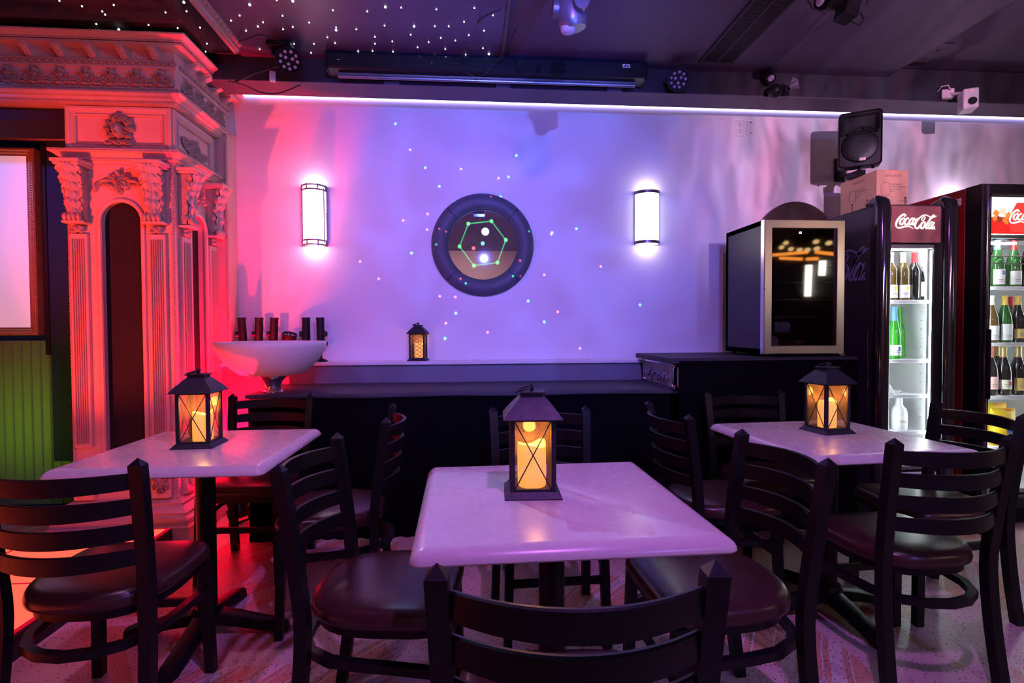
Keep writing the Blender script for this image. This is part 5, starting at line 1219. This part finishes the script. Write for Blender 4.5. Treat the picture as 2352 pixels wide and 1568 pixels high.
row('', [(X(2055, 3.15), 'bright green bottle with blue capsule and white label on the slim fridge second shelf', 'hock', 'bottle_lime', 'cap_blue', 'paper', (.025, .09), 0, 'blue'),
         (X(2036, 3.19)+.02, 'dark bottle with blue capsule behind the green one on the slim fridge second shelf', 'hock', 'bottle_dark', 'cap_blue', 'paper', (.03, .10), .13),
         (X(2082, 3.25), 'pale green bottle without label at the back of the slim fridge second shelf', 'hock', 'bottle_lime', 'bottle_lime', None, None, .16)], 3.15, 1.003)
tr = thing('food_tray', 'small tray of fruit and greens on the slim fridge third shelf', 'tray', (2.625, 3.27, .7855))
MB().rings([[(a*sx, b*sy, z) for sx, sy in ((-1, -1), (1, -1), (1, 1), (-1, 1))] for a, b, z in ((.09, .08, 0), (.10, .09, .018), (.094, .084, .018), (.086, .076, .006))], True, True).build('dish', K['white_plastic'], tr, 20)
R = random.Random(5)
for i in range(9): MB().ball((0, 0, 0), (.018, .015, .012), 8, 6).build('piece', K[('orange', 'leaf', 'cap_red')[i % 3]], tr, 60, (R.uniform(-.065, .065), R.uniform(-.055, .055), .02))
tag(MB().lathe([(0, 0), (.04, 0), (.05, .02), (.03, .06), (.012, .085), (0, .09)], 20).build('folded_napkin', K['paper'], None, 30, (2.555, 3.11, .7855)), 'white folded cloth beside the food tray on the slim fridge third shelf', 'napkin')
bottle('white plastic bottle with green cap on the slim fridge bottom shelf', (2.56, 3.16, .5605), 'milk', 'bottle_clear', 'green', 'paper', (.03, .09), .20)
bottle('white plastic bottle with long neck on the slim fridge bottom shelf', (2.70, 3.17, .5605), 'milk', 'bottle_clear', 'white_plastic', 'paper', (.03, .09), .20)

# big fridge
bx0, bx1, by0, by1, bz1 = 3.060, 3.80, 3.0, 3.70, 2.058
bf = thing('tall_red_fridge', 'tall glass door drinks fridge with red side and lit picture header', 'fridge', ((bx0+bx1)/2, 3.35, 0))
px0, px1, pz0, pz1 = 3.128, 3.73, .16, 1.755
fridge_box(bf, bx0, bx1, by0+.10, by1, .02, bz1, .05, K['fridge_red'], K['white_inner'], (px0, px1, pz0, pz1))
mb = MB(); frame(mb, lambda a, b, d: (a, by0+d, b), bx0, bx1, .10, bz1, [(0, -.10), (0, .004), (.006, .010), (.058, .010), (.066, .002), (.066, -.03)]); bd = wbuild(mb, 'door_frame', K['fridge_black'], bf, 25)
wbuild(MB().tube([(bx0+.028, by0-.012, .12), (bx0+.028, by0-.012, bz1-.01)], .013, 10), 'door_moulding', K['black_chrome'], bf, 60)
sub(MB().box(((px0+px1)/2, by0+.004, (pz0+pz1)/2), (px1-px0, .004, pz1-pz0)), 'door_glass', K['glass'], bd, bf, 0)
hs = wbuild(MB().box(((px0+px1)/2, by0+.012, 1.872), (px1-px0, .02, .222), .002), 'header_sign', mat('header_lit', (.85, .82, .80), .4, emis=(1, .93, .90), es=.85), bf, 0)
# printed picture of the header: cola glass with ice, red field and hexagonal badge
mb = MB().box((px0+.09, by0+.0005, 1.812), (.18, .002, .10)); sub(mb, 'printed_red_field', mat('print_red', (.75, .03, .02), .4, emis=(.9, .03, .02), es=.5), hs, bf, 0)
sub(MB().box(((px0+px1)/2+.09, by0+.0005, 1.800), (px1-px0-.18, .002, .076)), 'printed_red_field', mat('print_red2', (.75, .03, .03), .4, emis=(.95, .035, .04), es=.6), hs, bf, 0)
R = random.Random(11); am = [mat('print_amber', (.8, .25, .03), .4, emis=(1, .30, .04), es=.6), mat('print_ice', (.9, .7, .4), .4, emis=(1, .75, .42), es=.7), mat('print_brown', (.30, .05, .02), .4, emis=(.35, .06, .02), es=.5)]
for i, (dx, dz, sz, ang, mi) in enumerate(((.03, .885, .034, .5, 0), (.075, .895, .040, .2, 1), (.11, .872, .034, .9, 0), (.05, .848, .036, .3, 2), (.095, .842, .04, .7, 0), (.02, .852, .028, 1.1, 0), (.13, .852, .028, .1, 2))):
    Mq = Matrix.Translation((px0+dx, by0-.0010-.0003*i, 1+dz)) @ Matrix.Rotation(ang, 4, 'Y'); sub(MB().box((0, 0, 0), (sz, .0012, sz*.9), 0, Mq), 'printed_ice_cube', am[mi], hs, bf, 0)
hx = px0+.235; hexp = [(-.135, -.02), (-.075, .085), (.075, .085), (.135, -.02), (.11, -.09), (-.11, -.09)]
sub(MB().prism(hexp, 0, .002, Matrix.Translation((hx, by0-.0035, 1.862)) @ Matrix.Rotation(pi/2, 4, 'X')), 'printed_badge', mat('badge_red', (.80, .035, .03), .4, emis=(1, .06, .045), es=.75), hs, bf, 0)
o = link('sign_lettering', script_logo(.255, .001, K['logo_lit']), hs, Vector((hx, by0-.0060, 1.862))-Vector(bf.location)-Vector(hs.location), FACE)
for x in (px0+.010, px1-.010): wbuild(MB().box((x, by0+.05, (pz0+pz1)/2), (.012, .012, pz1-pz0-.1)), 'led_strip', K['led_white'], bf, 0)
wbuild(MB().box((px0+.16, by0+.12, pz1-.03), (.26, .018, .014)), 'led_strip', K['led_white'], bf, 0)
mb = MB()
for i in range(10): mb.box((px0+.12+i*.022, by0+.20, pz1-.006), (.010, .10, .004))
wbuild(mb, 'fan_grille', K['steel'], bf, 0)
for z in (1.448, 1.10, .77, .452): shelf(bf, px0+.008, px1-.008, by0+.08, by1-.06, z)
for z in (1.595, 1.64):
    wbuild(MB().tube([(px0+.01, by0+.30, z-.01), (px0+.02, by0+.085, z), (px1-.02, by0+.085, z)], .004, 8), 'wire_rail', K['chrome'], bf)
wbuild(MB().box((bx0+.035, by0-.026, .98), (.022, .03, .42), .006), 'door_handle', K['fridge_black'], bf, 30)
st_ = wbuild(MB().box((bx0-.001, by0+.20, bz1-.075), (.002, .14, .045), .0005), 'sticker', K['white_plastic'], bf, 0)
mb = MB()
for i in range(3): mb.box((bx0-.0024, by0+.20, bz1-.062-.012*i), (.001, .11-.02*i, .004))
sub(mb, 'sticker_print', K['grey_ink'], st_, bf, 0)
sd2 = mat('side_disc', (.36, .010, .018), .35)
o = wbuild(MB().lathe([(0, 0), (.165, 0), (.165, .001), (0, .001)], 40, Matrix.Translation((bx0, 3.37, 1.52)) @ Matrix.Rotation(-pi/2, 4, 'Y')), 'side_disc', sd2, bf, 0)
lg2 = link('side_lettering', script_logo(.26, .001, mat('side_logo_faint', (.40, .05, .06), .4)), bf, Vector((bx0-.0012, 3.37, 1.52))-Vector(bf.location), (pi/2, 0, -pi/2))
mb = MB()
for i in range(7): mb.box(((bx0+bx1)/2, by0-.002, .02+.014*i), (bx1-bx0-.03, .02, .008), .002)
wbuild(mb, 'base_grille', K['fridge_black'], bf, 0)
for x in (bx0+.06, bx1-.06): wbuild(MB().cyl((x, 3.10, 0), (x, 3.10, .03), .02, n=12).cyl((x, 3.64, 0), (x, 3.64, .03), .02, n=12), 'foot', K['metal_black'], bf)
for x in (sx0+.06, sx1-.06): wbuild(MB().cyl((x, 3.12, 0), (x, 3.12, .045), .02, n=12).cyl((x, 3.62, 0), (x, 3.62, .045), .02, n=12), 'foot', K['metal_black'], sf)
Y1 = 3.15
B = lambda px: ony(px, 700, Y1).x
row('', [(B(2292)-.012, 'green wine bottle with blue capsule on the red fridge top shelf', 'burg', 'bottle_green', 'cap_blue', 'paper', (.02, .115), 0, 'blue'),
         (B(2326), 'green wine bottle with red capsule on the red fridge top shelf', 'burg', 'bottle_green', 'cap_red', 'paper', (.02, .105), 0),
         (B(2352)+.018, 'dark wine bottle with black capsule on the red fridge top shelf', 'burg', 'bottle_dark', 'cap_black', 'paper', (.02, .10), 0),
         (B(2306)+.02, 'dark wine bottle with black capsule behind the front row on the red fridge top shelf', 'burg', 'bottle_dark', 'cap_black', 'paper', (.02, .10), .12),
         (B(2352)+.06, 'dark wine bottle with gold capsule behind the front row on the red fridge top shelf', 'burg', 'bottle_dark', 'cap_gold', 'paper', (.02, .10), .12)], Y1, 1.448)
row('', [(B(2277), 'wine bottle with cream capsule on the red fridge second shelf', 'burg', 'bottle_amber', 'cap_cream', 'paper', (.02, .11), 0),
         (B(2306)+.006, 'wine bottle with gold capsule and broad white label on the red fridge second shelf', 'burg', 'bottle_green', 'cap_gold', 'paper', (.02, .12), 0),
         (B(2337)+.004, 'dark wine bottle with gold capsule on the red fridge second shelf', 'burg', 'bottle_dark', 'cap_gold', 'lab_gold', (.03, .09), 0),
         (B(2352)+.04, 'amber wine bottle with red capsule behind the front row on the red fridge second shelf', 'burg', 'bottle_amber', 'cap_red', 'paper', (.02, .10), .12)], Y1, 1.10)
row('', [(B(2276), 'sparkling wine bottle with rose foil and pink oval label on the red fridge third shelf', 'champ', 'bottle_dark', 'cap_rose', 'lab_pink', (.04, .12), 0),
         (B(2307), 'sparkling wine bottle with gold foil and cream label on the red fridge third shelf', 'champ', 'bottle_dark', 'foil_gold', 'lab_cream', (.04, .10), 0, 'cap_red'),
         (B(2339)+.006, 'sparkling wine bottle with gold foil and gold label on the red fridge third shelf', 'champ', 'bottle_dark', 'foil_gold', 'lab_gold', (.03, .11), 0),
         (B(2330)+.01, 'sparkling wine bottle with gold foil behind the front row on the red fridge third shelf', 'champ', 'bottle_dark', 'foil_gold', 'lab_cream', (.04, .10), .12)], Y1, .77)
def bag(label, x, y, z, w, h, m1, m2, m3):
    t = thing('snack_bag', label, 'bag', (x, y, z))
    def ringz(f): 
        a = w/2*(1-.06*sin(pi*f)); d = .045*sin(pi*min(1, f*.96+.04))**.6+.002
        return [(a*cos(2*pi*k/24)*(1 if abs(cos(2*pi*k/24)) > .2 else 1), d*sin(2*pi*k/24), h*f) for k in range(24)]
    MB().rings([ringz(k/12) for k in range(13)]).build('pouch', K[m1], t, 60)
    MB().ball((.012, -.036, h*.45), (w*.30, .012, h*.16), 16, 8).build('printed_label', K[m2], t, 60)
    MB().box((.02, -.012, h*.93), (w*.22, .012, h*.12), .003).build('printed_corner', K[m3], t, 20)
bag('yellow snack bag with blue oval print on the red fridge lower shelf', B(2300)+.012, Y1-.01, .4525, .17, .235, 'yellow', 'blue', 'orange')
bag('yellow snack bag behind the front one on the red fridge lower shelf', B(2320)+.03, Y1+.12, .4525, .17, .25, 'yellow', 'white_plastic', 'orange')

# ------------------------------------------------------------------ carton on top of the slim fridge
cb = thing('wine_glass_carton', 'brown cardboard carton printed with a wine glass on top of the slim fridge', 'box', (2.72, 3.44, sz1+.0125), radians(0))
cw, cdp, chh = .215, .34, .27
MB().box((0, 0, chh/2), (cw, cdp, chh), .002).build('carton', K['card'], cb, 15)
MB().box((0, 0, chh+.0006), (.05, cdp, .001)).build('tape', mat('carton_tape', (.45, .32, .24), .3), cb, 0)
def carton_face(M):
    def put(me, off, nm):
        o = link(nm, me, cb); o.matrix_local = M @ Matrix.Translation(off)
    put(text_mesh('KARCJAKARI', .020, K['grey_ink'], shear=.25), (0, .098, .0006), 'brand_print')
    put(text_mesh('UNDERHULT\nUrban Transparence', .0135, K['grey_ink'], align='LEFT'), (-.015, .036, .0006), 'title_print')
    tick = MB()          # lines of type too small to read
    for (x0, x1, y) in ((-.015, .055, .012), (-.015, .012, -.002), (.052, .074, -.062), (.026, .074, -.086), (.040, .074, -.096), (.030, .074, -.106)):
        k = x0
        while k < x1: tick.box((k, y, .0003), (.0022, .0055, .0006)); k += .0036
    put(tick.mesh('small_print', K['grey_ink'], 0), (0, 0, 0), 'small_print'); [c for c in cb.children if c.name.startswith('small_print')][-1]['kind'] = 'stuff'
    mb = MB(); g = [(-.072, .052), (-.080, .010), (-.078, -.015), (-.064, -.032), (-.052, -.038)]
    gl = catmull(g, 5); cxg = -.049
    mb.tube([(p.x, p.y, .0006) for p in gl], .0009, 4); mb.tube([(2*cxg-p.x, p.y, .0006) for p in gl], .0009, 4); mb.tube([(-.072, .052, .0006), (-.026, .052, .0006)], .0008, 4)
    mb.box((cxg, -.075, .0004), (.005, .075, .0008)).box((cxg, -.112, .0004), (.042, .004, .0008)).prism([(cxg-.010, -.036), (cxg, -.046), (cxg+.010, -.036)], 0, .0008)
    put(mb.mesh('glass_print', K['ink'], 0), (0, 0, 0), 'glass_print')
    mb = MB(); 
    for i in range(8): mb.box((.088, -.118+.009*i, .0004), (.016, .004 if i % 3 else .006, .0008))
    mb.box((.088, -.042, .0004), (.014, .010, .0008)); put(mb.mesh('code_print', K['ink'], 0), (0, 0, 0), 'code_print')
carton_face(Matrix.Translation((0, -cdp/2, chh/2)) @ Matrix.Rotation(pi/2, 4, 'X'))
carton_face(Matrix.Translation((-cw/2, 0, chh/2)) @ Matrix.Rotation(-pi/2, 4, 'Z') @ Matrix.Rotation(pi/2, 4, 'X'))

# ------------------------------------------------------------------ lit bar on the right wall, seen in the cooler door
def seen_in_cooler(px, py, X=4.86):
    d = ray(px, py); t = 3.10/d.y; P0 = Vector((0, 0, CH))+d*t; r = Vector((d.x, -d.y, d.z)); return P0+r*((X-P0.x)/r.x)
bar = thing('bar_back_shelf', 'dark bar shelf with orange strips and white tubes mirrored in the cooler door', 'bar shelf', (4.80, -1.6, 1.0))
wbuild(MB().box((4.85, -1.6, 1.75), (.09, 4.6, 1.6), .01), 'back_board', mat('bar_board', (.05, .025, .018), .4), bar, 0)
K['amber_led'] = emit('amber_strip', (1, .30, .04), 14); K['tube_led'] = emit('white_tube', (1, .93, .80), 26); K['amber_spot'] = emit('amber_spot', (1, .62, .25), 10)
for (a, b) in (((1778, 585), (1858, 578)), ((1878, 578), (1925, 583)), ((1795, 592), (1845, 594)), ((1857, 594), (1882, 593))):
    wbuild(MB().tube([seen_in_cooler(*a, 4.79), seen_in_cooler(*b, 4.79)], .022, 8), 'orange_strip', K['amber_led'], bar)
for (a, b) in (((1862, 608), (1859, 680)), ((1894, 598), (1892, 632))):
    wbuild(MB().tube([seen_in_cooler(*a, 4.78), seen_in_cooler(*b, 4.78)], .045, 10), 'white_tube', K['tube_led'], bar)
for (x, y) in ((1808, 557), (1878, 554), (1908, 557), (1798, 567), (1820, 571), (1840, 573), (1858, 573), (1880, 570)):
    wbuild(MB().ball(tuple(seen_in_cooler(x, y, 4.79)), (.03, .06, .03), 8, 6), 'amber_lamp', K['amber_spot'], bar)

par_can('floor_uplight', 'added black can uplight out of view on the glowing dance floor', (-2.55, .86, .345), aim((.2, 1, .5)), .06, .12, 12)  # unseen body added for the lamp that imitates the dance floor glow

# ------------------------------------------------------------------ sets of alike things
for pre, g in (('ladder_back_chair', 'ladder back chairs around the tables'), ('bistro_table', 'square bistro tables'), ('wire_lantern', 'lanterns on the tables'), ('pillar_candle', 'glowing pillar candles'), ('tube_uplight', 'tube uplights on the ledge'), ('wall_sconce', 'wall sconces'), ('par_light', 'round stage lights under the soffit'), ('wine_bottle', 'bottles in the coolers'), ('plastic_bottle', 'white bottles in the slim fridge'), ('snack_bag', 'snack bags in the red fridge'), ('power_cable', 'cables under the ceiling'), ('floor_uplight', 'can uplights on the floor')):
    for o in C.objects:
        if o.parent is None and o.name.split('.')[0] == pre: o['group'] = g
